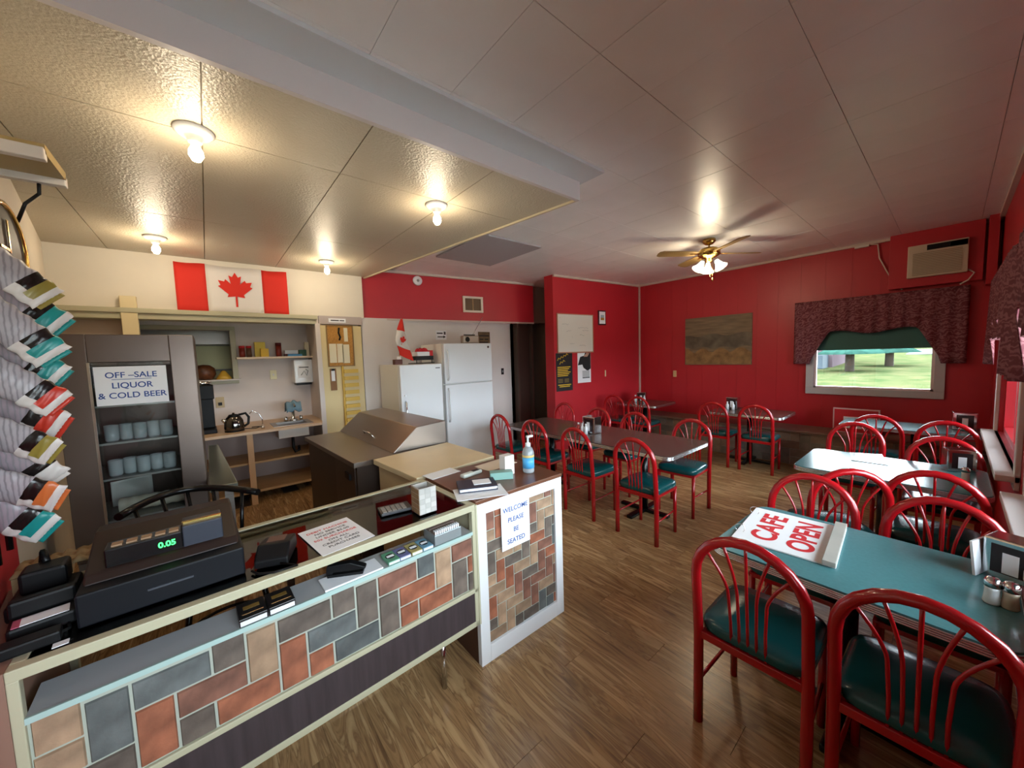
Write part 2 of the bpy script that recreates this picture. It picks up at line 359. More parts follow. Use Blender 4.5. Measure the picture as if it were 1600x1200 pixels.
# ceilings
cl = struct(MB().box(-1.6, 7.0, -.45, 7.0, ZC+.012, ZC+.08).build('ceiling', mat('ceiling_backing', '#c9c2bd', .8)))
tm = None
nx = [2.28+1.22*k/3 for k in range(-12, 13)]; ny = [-.148-.61 + .61*k for k in range(0, 12)]
for i in range(len(nx)-1):
    for j in range(len(ny)-1):
        x0, x1, yy0, yy1 = nx[i], nx[i+1], ny[j], ny[j+1]
        if (x1 < 2.3 and yy0 > 1.95) or x0 > 6.9 or (x0 > 4.6 and yy0 > 5.6): continue
        if tm is None:
            tt = MB().box(-.2022, .2022, -.3035, .3035, ZC-.0, ZC+.012).build('ceiling_tile', CEIL, cl, ((x0+x1)/2, (yy0+yy1)/2, 0)); tm = tt.data
        else:
            tt = bpy.data.objects.new('ceiling_tile', tm); C.objects.link(tt); tt.parent = cl; tt.location = ((x0+x1)/2, (yy0+yy1)/2, random.uniform(-.0007, .0007))
kc = struct(MB().prism([(-1.5, 1.93), (2.30, 1.93), (1.83, 5.6), (-1.5, 5.6)], ZD+.012, ZC-.002).build('ceiling_kitchen', mat('kitchen_gap', '#8d8068', .7)))
def xe(y): return 2.316 - (y-1.93)*.1315
ys = [1.93, 2.57, 4.06, 5.6]; xs = [-1.5, -.68, .07, .75, 1.53]
for j in range(3):
    for i in range(5):
        a, b = ys[j]+.003, ys[j+1]-.003; x0 = xs[i]+.003
        if i < 4: poly = [(x0, a), (xs[i+1]-.003, a), (xs[i+1]-.003, b), (x0, b)]
        else: poly = [(x0, a), (xe(a), a), (xe(b), b), (x0, b)]
        MB().prism(poly, ZD, ZD+.012).build('ceiling_panel', KCEIL, kc)
struct(MB().box(-1.5, 2.32, 1.90, 1.93, ZD-.02, ZC).build('trim_8', mat('fascia_paint', '#cfc7c6', .45)))
struct(MB().box(-1.5, 2.36, 1.70, 1.93, ZC-.022, ZC-.001).build('trim_9', mat('fascia_board', '#cfd2d5', .45)))
struct(MB().prism([(2.31, 1.92), (2.33, 1.92), (1.86, 5.56), (1.84, 5.56)], ZD-.015, ZC-.001).build('trim_10', mat('cream_edge', '#cfc1a4', .5)))
struct(MB().box(2.42, 3.3, 3.32, 4.4, ZC-.02, ZC-.001).build('trim_11', mat('patch_panel', '#a9a3a6', .5)))
# cove trims of the dining ceiling
cv = MB(); q = .035
cv.box(XW-q, XW, -.3, 4.14, ZC-q, ZC)
cv.prism([(WB0.x, WB0.y), (WB1.x, WB1.y), (WB1.x, WB1.y-q), (WB0.x, WB0.y-q)], ZC-q, ZC)
cv.prism([(1.86, 5.545), (4.86, 5.15), (4.86, 5.11), (1.86, 5.505)], ZC-q, ZC)
cv.box(-.5, XW, -.3, -.3+q, ZC-q, ZC)
cv.box(XW-.02, XW, 4.10, 4.13, .5, ZC)
struct(cv.build('trim_12', mat('cove_trim', '#cdb9ac', .5)))

# ================================================================ COUNTER
cs = thing('display_case', 'glass topped cream framed display case faced with mixed brick tiles', 'display case', (-.45, 1.497, 0), math.radians(2.0))
L, D, T = 1.46, .575, .925
fr = MB()
for y in (0, D-.035): fr.box(0, L, y, y+.035, T-.032, T)                       # top rails
for x in (0, L-.03): fr.box(x, x+.03, .035, D-.035, T-.032, T)
for x in (0, L-.022):
    for y in (0, D-.03): fr.box(x, x+.022, y, y+.03, .27, T-.03)
fr.box(0, L, 0, .03, .27, .298).box(0, L, 0, .028, .455, .478).box(0, L, D-.03, D, .27, .30)
fr.build('frame', CREAM, cs, bevel=.003)
MB().box(.03, L-.03, .035, D-.035, T-.012, T-.004).build('glass_top', GLASS, cs)
MB().box(.022, L-.022, .004, .02, .298, .455).build('kick_panel', DWOOD, cs)
MB().box(.022, L-.022, .012, .026, .478, .772).build('tile_backing', GROUT, cs)
herring(cs, frame((.024, .012, .480), (1, 0, 0), (0, -1, 0)), L-.048, .29, .092, .0035, .007)
MB().box(.022, L-.022, .006, .15, .772, .785).build('front_shelf', GREYSH, cs)
MB().box(.022, L-.022, -.002, .006, .770, .787).build('glass_shelf_edge', GLEDGE, cs)
MB().prism([(-.055, 0), (0, 0), (0, D), (-.115, D)], 0, T).build('side_panel', mat('brown_side', '#8b6a5a', .5), cs)
MB().box(L+.001, L+.012, .0, D, .27, T-.005).build('side_panel', CREAM, cs)
MB().box(.022, L-.022, .03, D-.03, .285, .30).build('bottom_deck', mat('dark_deck', '#3b2d26', .6), cs)
MB().box(.70, .73, D-.03, D-.005, .3, T-.03).build('back_post', mat('brown_post', '#5a3c2c', .5), cs)
for x, y in ((.2, .08), (1.27, .06), (.2, .5), (1.27, .5)): MB().lathe([(.013, 0), (.013, .27)], 12, (x, y, 0)).build('leg', CHROME, cs)
# podium
sd = thing('podium', 'podium with white framed brick tile front and brown laminate top', 'podium', (1.03, 1.575, 0), 0)
W, Dp = .655, .56
MB().box(0, W, .03, Dp, 0, .905).build('body', mat('podium_brown', '#4a2c20', .5), sd)
MB().box(-.004, W+.004, -.006, Dp, .905, .927).build('top', BROWNC, sd, bevel=.003)
f2 = MB(); t = .062
for a, b, c, e in ((0, t, 0, .905), (W-t, W, 0, .905), (t, W-t, 0, t+.035), (t, W-t, .905-t, .905)): f2.box(a, b, -.004, .03, c, e)
f2.build('front_frame', mat('white_laminate', '#e4e5e6', .4), sd, bevel=.003)
MB().box(t, W-t, .012, .03, t, .9).build('tile_backing', GROUT, sd)
herring(sd, frame((t, .012, t+.035), (1, 0, 0), (0, -1, 0)), W-2*t, .905-2*t-.035, .064, .0028, .005, wts=(3, 3, 1, 5, 4))
pp = thing('welcome_notice', 'white paper notice reading welcome please be seated, taped to podium front', 'notice', (1.295, 1.568, .735), 0)
MB().box(-.105, .105, -.0015, .001, -.142, .142).build('sheet', WHITEP, pp)
for i, s in enumerate(('WELCOME', 'PLEASE', 'BE', 'SEATED')): text(s, .038, BLUEINK, pp, (0, -.002, .085-.062*i), (PI/2, 0, 0), bold=.0006)
# cream table behind podium
ct = thing('cream_side_table', 'low cream laminate worktable behind the podium', 'worktable', (0, 0, 0))
MB().prism([(.93, 2.82), (.975, 2.16), (1.64, 2.22), (1.62, 2.9)], .885, .925).build('tabletop', mat('cream_laminate', '#dcc9a2', .4, noise=(4, .05)), ct, bevel=.004)
MB().prism([(.96, 2.79), (1.0, 2.2), (1.6, 2.25), (1.59, 2.86)], 0, .885).build('cabinet', mat('cream_cabinet', '#c8b088', .5), ct)
# sandwich prep fridge
pf = thing('prep_fridge', 'stainless sandwich prep fridge with sloped raised lid and two doors', 'prep fridge')
MB().prism([(.80, 2.87), (1.62, 2.93), (1.55, 4.36), (.73, 4.30)], .87, .91).build('worktop', mat('prep_steel', '#8f857d', .36, .9), pf, bevel=.004)
MB().prism([(.83, 2.90), (1.60, 2.95), (1.54, 4.33), (.76, 4.28)], .08, .87).build('body', mat('prep_body', '#4d3f37', .45, .5), pf)
for k in range(2):
    y0, y1 = 2.94+.68*k, 3.58+.68*k
    MB().prism([(.822-.05*(y0-2.9)/1.4, y0), (.836-.05*(y0-2.9)/1.4, y0), (.836-.05*(y1-2.9)/1.4, y1), (.822-.05*(y1-2.9)/1.4, y1)], .14, .85).build('door', mat('prep_door', '#52443c', .4, .6), pf, bevel=.004)
    MB().box(.80, .822, y0+.08, y0+.2, .74, .79).build('handle', BLACK, pf)
ld = MB(); M = Matrix(((0, 0, 1, 0), (1, 0, 0, 0), (0, 1, 0, 0), (0, 0, 0, 1)))
def hood(y0, y1, x0):  # profile in x,z extruded along y
    P = [(x0, .91), (x0+.22, 1.10), (x0+.50, 1.12), (x0+.50, .91)]
    vs = [Vector((a-.045*(y-2.9)/1.4, y, b)) for y in (y0, y1) for a, b in P]
    return vs, [(3, 2, 1, 0), (4, 5, 6, 7), (0, 1, 5, 4), (1, 2, 6, 5), (2, 3, 7, 6), (3, 0, 4, 7)]
ld.add(*hood(2.93, 4.34, 1.13)); ld.build('lid', mat('lid_steel', '#a3968b', .3, .95), pf, bevel=.006)
MB().tube([(1.17, 3.5, .955), (1.15, 3.52, .99), (1.15, 3.72, .99), (1.17, 3.74, .955)], .009, 8).build('lid_handle', CHROME, pf)
# steel table by the cooler
stt = thing('steel_worktable', 'narrow stainless worktable right of the glass door cooler', 'worktable')
MB().prism([(-.045, 2.95), (.10, 2.93), (.03, 4.5), (-.045, 4.5)], .885, .925).build('tabletop', mat('green_steel', '#b9c0b0', .2, .85), stt, bevel=.004)
MB().box(.03, .075, 2.96, 3.0, 0, .885).build('leg', STEEL, stt); MB().box(-.04, 0, 4.42, 4.46, 0, .885).build('leg', STEEL, stt)

# ================================================================ COOLER
ck = thing('glass_door_cooler', 'tall stainless cooler with a glass door and off sale sign', 'cooler', (-.655, 3.2, 0))
Wc, Hc = .60, 1.885
cb = MB().box(0, Wc, .02, .6, 0, .1)
bd = MB().box(0, Wc, .03, .6, 1.7, Hc).box(0, .02, .03, .6, .1, 1.7).box(Wc-.02, Wc, .03, .6, .1, 1.7).box(0, Wc, .58, .6, .1, 1.7).box(0, Wc, .03, .6, .1, .55)
bd.build('cabinet', DSTEEL, ck)
dfm = MB()
for a, b, c, e in ((0, .13, .56, Hc), (Wc-.12, Wc, .56, Hc), (.13, Wc-.12, 1.72, Hc), (.13, Wc-.12, .56, .70)): dfm.box(a, b, -.02, .03, c, e)
dfm.build('door_frame', mat('door_steel', '#6f625b', .34, .85), ck, bevel=.004)
MB().box(0, Wc, 0, .03, .1, .55).build('lower_panel', mat('lower_steel', '#8b8888', .35, .8), ck)
MB().box(.13, Wc-.12, .0, .006, .70, 1.72).build('glass_door', GLASS, ck)
for k, z in enumerate((.74, 1.0, 1.22, 1.45)):
    MB().box(.03, Wc-.03, .06, .56, z, z+.012).build('wire_shelf', mat('shelf_wire', '#8c8a84', .4, .6), ck)
MB().box(.125, .137, -.024, -.018, .70, 1.72).build('door_gasket', CHROME, ck)
gm = MB().lathe([(.028, 0), (.032, .01), (.034, .1), (.03, .1), (.028, .012)], 14)
first = None
for r, z in ((0, 1.012), (1, 1.232)):
    for k in range(5):
        loc = (-.655+.17+.062*k, 3.2+.14+.02*(k % 2), z)
        if first is None: first = gm.build('glass_mug', MUG, None, loc); tag(first, 'clear glass mug on the lower mug shelf in the cooler', 'mug', 'glass mugs in the cooler')
        else: o = first.copy(); C.objects.link(o); o.location = loc; o['label'] = ('clear glass mug on the lower mug shelf in the cooler', 'clear glass mug on the upper mug shelf in the cooler')[r]
sl = MB().grid(lambda u, v: Vector((.045*math.cos(6.283*u)*(1+.05*math.sin(40*v)), .34*(v-.5), .045*math.sin(6.283*u)*(1+.05*math.sin(40*v)))), 16, 40)
tag(sl.build('cup_sleeve', mat('cup_plastic', '#d8d2bd', .35), None, (-.655+.33, 3.2+.2, .80), (0, 0, PI/2-.1)), 'sleeve of stacked plastic cups lying on the bottom cooler shelf', 'cups')
bagm = MB().grid(lambda u, v: Vector(((u-.5)*.2, .05*math.sin(PI*u)*math.sin(PI*v)*(1+.3*math.sin(9*u+5*v)), (v-.5)*.17)), 10, 10)
tag(bagm.build('plastic_bag', mat('bag_plastic', '#c9c8c0', .3), None, (-.655+.2, 3.2+.40, .84), (0, 0, .2), solid=.004), 'crumpled clear plastic bag inside the cooler', 'bag')
sg = thing('off_sale_sign', 'white paper sign reading off sale liquor and cold beer, on the cooler door', 'sign', (-.655+.30, 3.2-.004, 1.58))
MB().box(-.155, .155, -.002, .001, -.115, .115).build('sheet', WHITEP, sg)
for s, z in (('OFF –SALE', .062), ('LIQUOR', 0), ('& COLD BEER', -.06)): text(s, .048, BLUEINK, sg, (0, -.003, z), (PI/2, 0, 0), bold=.0006)
MB().box(-.085, .085, -.0035, -.002, .036, .039).build('underline', BLUEINK, sg)

# ================================================================ NICHE: counter, sink, shelf
wt = thing('sink_counter', 'pink beige sink counter with open wooden shelves in the kitchen niche', 'counter')
MB().prism([(-.7, 5.14), (.45, 5.2), (.63, 5.208), (.63, 6.15), (-.7, 6.15)], .87, .90).prism([(.97, 5.224), (1.10, 5.23), (1.165, 5.5), (1.165, 6.15), (.97, 6.15)], .87, .90).prism([(.63, 5.208), (.97, 5.224), (.97, 5.37), (.63, 5.37)], .87, .90).prism([(.63, 5.65), (.97, 5.65), (.97, 6.15), (.63, 6.15)], .87, .90).build('worktop', mat('beige_worktop', '#d8b795', .45), wt)
MB().box(-.7, 1.16, 5.5, 6.1, .45, .475).build('shelf', BROWNW, wt); MB().box(-.7, 1.16, 5.45, 6.1, .1, .13).build('shelf', BROWNW, wt)
MB().box(.30, .36, 5.3, 5.36, 0, .87).build('post', mat('post_wood', '#d2a679', .5), wt); MB().box(-.7, 1.16, 6.1, 6.14, 0, .87).build('backboard', mat('back_panel', '#a9948c', .6), wt)
sk = thing('bar_sink', 'small stainless bar sink set into the niche counter', 'sink', (.80, 5.52, .9))
MB().box(-.22, .22, -.2, -.145, 0, .006).box(-.22, .22, .125, .2, 0, .006).box(-.22, -.165, -.145, .125, 0, .006).box(.165, .22, -.145, .125, 0, .006).build('rim', STEEL, sk)
def tub(x, y0, y1, z0, z1, t_): return MB().box(-x, x, y0, y1, z0, z0+t_).box(-x, -x+t_, y0, y1, z0+t_, z1).box(x-t_, x, y0, y1, z0+t_, z1).box(-x+t_, x-t_, y0, y0+t_, z0+t_, z1).box(-x+t_, x-t_, y1-t_, y1, z0+t_, z1)
tub(.165, -.145, .125, -.155, .003, .004).build('basin', STEEL, sk); tub(.1695, -.1495, .1295, -.16, -.001, .0045).build('bowl', mat('bowl_white', '#d9cfc2', .4), sk)
MB().tube([(0, -.02, -.16), (0, -.02, -.32), (.02, -.02, -.38), (.06, -.02, -.36), (.08, .1, -.34)], .018, 8).build('drain_pipe', BLACK, sk)
fa = thing('chrome_faucet', 'chrome faucet with two handles draped with a blue cloth', 'faucet', (.86, 5.74, .9))
MB().lathe([(.05, 0), (.05, .02), (.02, .04), (.018, .16), (.0, .17)], 14).tube([(0, 0, .1), (0, -.03, .2), (0, -.1, .24), (0, -.17, .21)], .011, 8).build('spout', CHROME, fa)
for s in (-1, 1): MB().lathe([(.018, 0), (.026, .03), (.02, .06), (.0, .065)], 12, (s*.09, 0, .0)).build('handle', CHROME, fa)
MB().grid(lambda u, v: Vector(((u-.5)*.18, -.12+.16*v, .275-.5*(v-.5)**2+.012*math.sin(14*u)-.05*abs(u-.5))), 10, 8).build('cloth', mat('blue_cloth', '#6c8794', .9), fa, solid=.008)
tp = tag(MB().lathe([(.02, 0), (.02, .03), (.01, .04)], 12).tube([(0, 0, .03), (.0, 0, .12), (-.03, -.0, .19), (-.09, -.0, .23), (-.12, 0, .2)], .006, 8).build('filter_tap', CHROME, None, (.47, 5.34, .9)), 'thin gooseneck water filter tap on the niche counter', 'tap')
kt = thing('electric_kettle', 'chrome electric kettle with black handle on the niche counter', 'kettle', (.2, 5.42, .9), .2)
MB().lathe([(.085, 0), (.092, .01), (.098, .05), (.09, .13), (.07, .17), (.05, .185), (.0, .19)], 24).build('body', mat('kettle_chrome', '#6f6b68', .12, 1), kt)
MB().lathe([(.095, -.0), (.095, .02), (.09, .022)], 24).build('base', BLACK, kt); MB().lathe([(.06, .178), (.045, .2), (.012, .205), (.012, .22), (0, .222)], 16).build('lid', BLACK, kt)
MB().tube([(.05, 0, .19), (.12, 0, .2), (.15, 0, .15), (.14, 0, .07), (.09, 0, .04)], .014, 8).build('handle', BLACK, kt)
MB().lathe([(.03, 0), (.012, .04)], 10, M=Matrix.Translation((-.08, 0, .13)) @ Matrix.Rotation(-1.0, 4, 'Y')).build('spout', CHROME, kt)
MB().tube([(.09, 0, .015), (.2, -.05, .006), (.28, .05, .006), (.2, .1, .006)], .005, 6).build('cord', BLACK, kt)
cm = thing('coffee_maker', 'tall black coffee maker beside the kettle', 'coffee maker', (-.06, 5.55, .9))
MB().box(-.1, .1, -.12, .15, 0, .05).box(-.09, .09, .05, .15, .05, .5).box(-.1, .1, -.12, .15, .40, .56).build('body', BLACK, cm, bevel=.008); MB().lathe([(.08, .56), (.09, .6), (.0, .605)], 16).build('lid', CHROME, cm)
ot = thing('wall_outlet', 'beige wall outlet with a black plug beside the kettle', 'outlet', (.1, 6.145, 1.2)); MB().box(-.045, .045, -.01, 0, -.07, .07).build('plate', mat('almond', '#c9b188', .5), ot, bevel=.003); MB().box(-.02, .02, -.03, -.01, -.04, .0).build('plug', BLACK, ot)
sw = thing('niche_light_switch', 'cream light switch on the niche wall over the sink', 'switch', (.715, 6.145, 1.53)); MB().box(-.04, .04, -.008, 0, -.065, .065).build('plate', mat('switch_cream', '#efe6b8', .4), sw, bevel=.003); MB().box(-.006, .006, -.016, -.008, -.012, .012).build('toggle', WHITE, sw)
ws = tag(MB().box(.30, 1.17, 5.85, 6.15, 1.755, 1.78).build('wall_shelf', mat('shelf_white', '#e0cbb2', .5), bevel=.003), 'white wall shelf of cans and boxes in the niche', 'shelf')
pt = struct(MB().box(-.6, .32, 6.10, 6.16, 1.44, 1.50).box(-.6, .32, 6.10, 6.16, 2.14, 2.19).box(.26, .32, 6.10, 6.16, 1.50, 2.14).build('window_5', CREAM, bevel=.004)); MB().box(-.6, .34, 6.0, 6.36, 1.485, 1.502).build('window_sill', TRIMW, pt)
bk = struct(MB().box(-1.27, -1.17, 6.25, 7.75, 0, 2.5).box(1.13, 1.23, 6.25, 7.75, 0, 2.5).box(-1.27, 1.23, 7.65, 7.75, 0, 2.5).box(-1.27, 1.23, 6.15, 7.75, 2.4, 2.5).box(-1.27, 1.23, 6.25, 7.75, -.06, 0).build('wall_back_kitchen', CREAM_WALL))
MB().box(-1.1, 1.05, 7.62, 7.65, 1.2, 2.0).build('lit_back_panel', mat('pass_glow_tint', '#c9bf8e', .4, .3), bk); MB().box(-1.1, 1.05, 7.35, 7.65, 1.60, 1.625).build('back_shelf', mat('pass_shelf', '#8f8a80', .4), bk); MB().box(-1.0, 1.0, 7.0, 7.65, 2.0, 2.2).build('range_hood', STEEL, bk)  # yellow glow of the lit back wall is put into the panel colour
bb = tag(MB().lathe([(0, 0), (.08, .01), (.12, .07), (.11, .15), (.06, .19), (0, .2)], 16).build('bread_bag', mat('bread_brown', '#6a3d22', .4, noise=(20, .5)), None, (-.03, 6.20, 1.50)), 'brown bag of bread on the pass-through ledge', 'bread')
tag(MB().lathe([(.09, 0), (.06, .05), (.02, .11), (0, .115)], 12).build('yellow_bag', mat('yellow_bag_plastic', '#d9a93c', .4), None, (.165, 6.16, 1.50)), 'yellow pointed packet beside the bread on the pass-through ledge', 'packet')
# shelf goods
def can(x, y, r, h, m, lab, lidm=None, z=1.78):
    t_ = thing('spice_jar', lab, 'jar', (x, y, z)); MB().lathe([(r, 0), (r, h*.8)], 14).build('jar', m, t_); MB().lathe([(r*1.03, h*.8), (r*1.03, h), (0, h)], 14).build('lid', lidm or REDINK, t_); return t_
JR = mat('spice_red', '#8a2f22', .4); JB = mat('spice_brown', '#6b4a34', .4)
can(.37, 5.98, .032, .15, JR, 'red lidded spice jar at the pass-through end of the niche shelf'); can(.445, 6.0, .03, .15, JB, 'brown spice jar beside the yellow boxes on the niche shelf'); can(.78, 5.98, .035, .19, JR, 'tall dark red coffee jar standing on the niche shelf', mat('lid_maroon', '#5d1420', .4))
def pbox(x, y, w_, d_, h_, m, lab, z=1.78, cat='box', name='carton'): return tag(MB().box(-w_/2, w_/2, -d_/2, d_/2, 0, h_).build(name, m, None, (x, y, z), bevel=.002), lab, cat)
pbox(.57, 6.02, .12, .08, .20, mat('yellow_carton', '#e0c43c', .5), 'taller pale yellow carton on the niche shelf'); pbox(.61, 5.92, .09, .06, .11, mat('yellow_carton2', '#e6b818', .5), 'small bright yellow carton in front of the taller one on the niche shelf')
pbox(.93, 6.0, .17, .1, .035, mat('maroon_book', '#5a1a28', .5), 'maroon box under a white one on the niche shelf'); pbox(.93, 6.0, .16, .09, .05, WHITEP, 'white and red packet on the maroon box', 1.815); pbox(.96, 5.9, .17, .06, .03, mat('blue_packet', '#3f86b8', .5), 'flat blue packet at the front of the niche shelf')
pbox(1.07, 5.98, .09, .07, .09, mat('green_tin', '#3d6b52', .5), 'small green tin near the end of the niche shelf'); pbox(1.13, 6.0, .05, .06, .2, mat('cream_tall', '#e7d9b5', .5), 'tall cream packet at the post end of the niche shelf')
td = thing('towel_dispenser', 'white paper towel dispenser with printed notice under the niche shelf', 'dispenser', (1.06, 6.012, 1.37)); MB().box(-.12, .11, -.1, .14, .03, .36).build('body', WHITE, td, bevel=.01); MB().box(-.1, .09, -.095, .1, 0, .03).build('slot', BLACK, td); MB().box(-.08, .08, -.103, -.1, .1, .28).build('printed_notice', WHITEP, td)
MB().box(-.06, .06, -.105, -.103, .243, .257).build('text_line', GREYINK, td); MB().tube([(-.04, -.105, .14), (.0, -.105, .2), (.03, -.105, .13), (.05, -.105, .2), (.02, -.105, .22)], .004, 6).build('hand_drawing', BLACKINK, td)
# things on the cream door
cbd = thing('cork_board', 'cork notice board with papers and keys on the cream door', 'cork board', (1.45, 5.455, 1.90)); MB().box(-.165, .165, -.006, 0, -.28, .28).build('cork', CORK, cbd)
fm = MB()
for a, b, c, e in ((-.175, .175, .27, .285), (-.175, .175, -.285, -.27), (-.175, -.16, -.27, .27), (.16, .175, -.27, .27)): fm.box(a, b, -.014, 0, c, e)
fm.build('frame', mat('cork_frame', '#8b6a37', .5), cbd)
for x0, x1, z0, z1 in ((-.15, -.06, -.23, .03), (-.05, .03, -.23, .03), (.02, .11, -.24, .02), (.05, .10, .06, .25)): MB().box(x0, x1, -.009, -.006, z0, z1).build('note', mat('note_paper', '#e5dcc0', .7), cbd)
MB().tube([(-.01, -.012, .25), (-.02, -.012, .18), (.0, -.012, .12), (-.015, -.012, .08)], .012, 6).build('key_ring', BLACK, cbd)
clb = thing('clipboard', 'small brown clipboard hanging below the cork board', 'clipboard', (1.33, 5.455, 1.44)); MB().box(-.04, .04, -.006, 0, -.15, .15).build('board', mat('hardboard', '#8a5f36', .6), clb); MB().box(-.025, .02, -.009, -.006, -.02, .12).build('note', WHITEP, clb); MB().box(-.02, .02, -.016, -.006, .12, .15).build('clip', BLACK, clb)
lv = thing('yellow_slat_rack', 'yellow wooden slat rack hung on the cream door', 'rack', (1.54, 5.455, 0))
MB().box(-.10, -.075, -.03, 0, .7, 1.62).build('upright', YELLOW, lv)
for k in range(9): MB().box(-.08, .11, -.05, -.012, .735+.098*k, .787+.098*k).build('slat', YELLOW, lv)
sgn = thing('door_sign', 'small white sign over the cream door', 'sign', (1.43, 5.465, 2.25)); MB().box(-.11, .11, -.006, 0, -.028, .028).build('plate', WHITEP, sgn); MB().box(-.085, .02, -.008, -.006, -.008, .008).build('text_line', GREYINK, sgn); MB().box(.03, .09, -.008, -.006, -.007, .007).build('text_line', GREYINK, sgn)
# big flag on the kitchen wall
LEAF = [(0, 1), (.14, .74), (.30, .82), (.22, .36), (.46, .60), (.52, .47), (.80, .52), (.70, .26), (.82, .20), (.36, -.22), (.42, -.38), (.04, -.32), (.05, -.9)]
LEAFP = LEAF + [(-x, y) for x, y in reversed(LEAF) if x > 0]
def flag_cloth(w_, h_, x0, x1, amp): return lambda u, v: Vector((x0+(x1-x0)*u, amp*math.sin(9*(x0+(x1-x0)*u)/w_+2*v), (v-.5)*h_*(1-.02*math.sin(5*u))))
fg = thing('canada_flag', 'large Canadian flag hung flat on the kitchen wall', 'flag', (-.20, 5.455, 2.555), 0); fw, fh = 1.06, .55
MB().grid(flag_cloth(fw, fh, 0, fw*.25, .006), 8, 6).build('red_band', FLAGR, fg, solid=.002); MB().grid(flag_cloth(fw, fh, fw*.25, fw*.75, .006), 12, 6).build('white_field', FLAGW, fg, solid=.002); MB().grid(flag_cloth(fw, fh, fw*.75, fw, .006), 8, 6).build('red_band', FLAGR, fg, solid=.002)
MB().prism([(x*.20, y*.21) for x, y in LEAFP], 0, .002, frame((fw/2, -.012, 0.0), (1, 0, 0), (0, -1, 0))).build('maple_leaf', FLAGR, fg)

# ================================================================ FRIDGES
def fridge(name, label, x0, x1, yf, yb, h, split, hx):
    t_ = thing(name, label, 'fridge', (x0, yf, 0)); w_ = x1-x0
    MB().box(0, w_, .07, yb-yf, .03, h-.005).build('cabinet', IVORY, t_, bevel=.004); MB().box(.02, w_-.02, .1, yb-yf-.05, 0, .03).build('base', BLACK, t_)
    zz = [.08] + ([split] if split else []) + [h]
    t_d = [MB().box(.003, w_-.003, 0, .062, a+.006, b-.006).build('door', WHITE, t_, bevel=.012) for a, b in zip(zz[:-1], zz[1:])]
    return t_, t_d
f1, f1d = fridge('upright_freezer', 'shorter white upright freezer with flag on top beside the taller fridge', 1.965, 2.60, 4.70, 5.42, 1.617, None, 0)
MB().tube([(.06, -.002, 1.12), (.06, -.03, 1.10), (.06, -.03, .80), (.06, -.002, .78)], .011, 8).build('handle', CHROME, f1d[0]); MB().box(.53, .60, -.002, .002, 1.545, 1.557).build('badge', GREYINK, f1); MB().lathe([(.012, 0), (.012, .012)], 10, M=Matrix.Translation((.06, 0, 1.2)) @ Matrix.Rotation(PI/2, 4, 'X')).build('lock', CHROME, f1)
f2_, f2d = fridge('top_freezer_fridge', 'taller white two door fridge with a radio on top', 2.64, 3.50, 4.70, 5.42, 1.905, 1.30, 0)
for a, b, dd in ((1.36, 1.8, 1), (.75, 1.24, 0)): MB().tube([(.05, -.002, a), (.05, -.04, a+.04), (.05, -.04, b-.04), (.05, -.002, b)], .014, 8).build('handle', WHITE, f2d[dd])
MB().lathe([(.018, 0), (.018, .003)], 14, M=Matrix.Translation((.79, 0, 1.84)) @ Matrix.Rotation(PI/2, 4, 'X')).build('badge', CHROME, f2_)
# on top of freezer
fs = thing('small_canada_flag', 'small Canadian flag on a stick on top of the freezer', 'flag', (2.07, 4.95, 1.617)); MB().lathe([(.03, 0), (.03, .1), (.025, .11)], 12).build('holder', WHITEP, fs); MB().tube([(0, 0, .05), (.06, 0, .64)], .005, 6).build('stick', BROWNW, fs)
def sf(t0, t1):
    def fn(u, v):
        t_ = t0+(t1-t0)*v; w_ = .012+.085*min(1, t_*1.7); cx = .055+.02*t_+.07*max(0, t_-.6)
        return Vector((cx+(u-.5)*2*w_-.02*math.sin(PI*t_), -.02+.016*math.sin(5*u+6*t_), .63-.50*t_-.09*u*t_))
    return fn
for a, b, m_, n_ in ((0, .3, FLAGR, 'red_band'), (.3, .74, FLAGW, 'white_field'), (.74, 1, FLAGR, 'red_band')): MB().grid(sf(a, b), 10, 8).build(n_, m_, fs, solid=.002)
MB().prism([(x*.055, y*.07) for x, y in LEAFP], 0, .002, frame((.05, -.042, .33), (1, 0, -.35), (0, -1, 0))).build('maple_leaf', FLAGR, fs)
bx_ = thing('box_stack', 'stack of printed boxes with a red bow on top of the freezer', 'boxes', (2.41, 4.98, 1.617))
MB().box(-.15, .17, -.1, .1, 0, .012).build('tray', BLACK, bx_); MB().box(-.12, .16, -.09, .09, .05, .11).build('lower_box', BLACKINK, bx_); MB().box(-.09, .1, -.092, .09, .11, .17).build('white_box', WHITEP, bx_); MB().box(.1, .16, -.08, .08, .11, .19).build('red_box', REDINK, bx_)
for s in (-.1, .14): MB().box(s-.004, s+.004, -.08, -.07, .012, .05).build('rack_wire', BLACK, bx_)
bow = MB()
for k in range(7): bow.lathe([(.005, 0), (.03, .02), (.035, .05), (.0, .065)], 8, M=Matrix.Translation((.02+.04*math.cos(k), .02*math.sin(k*2), .17)) @ Matrix.Rotation(.9*math.sin(k*1.7), 4, 'X') @ Matrix.Rotation(.9*math.cos(k*1.3), 4, 'Y'))
bow.build('red_bow', REDINK, bx_)
tag(MB().box(-.05, .06, -.04, .04, 0, .07).build('brown_tub', mat('brown_tub', '#5a2a20', .5), None, (2.0, 4.85, 1.617), bevel=.006), 'small brown tub at the corner of the freezer top', 'tub')
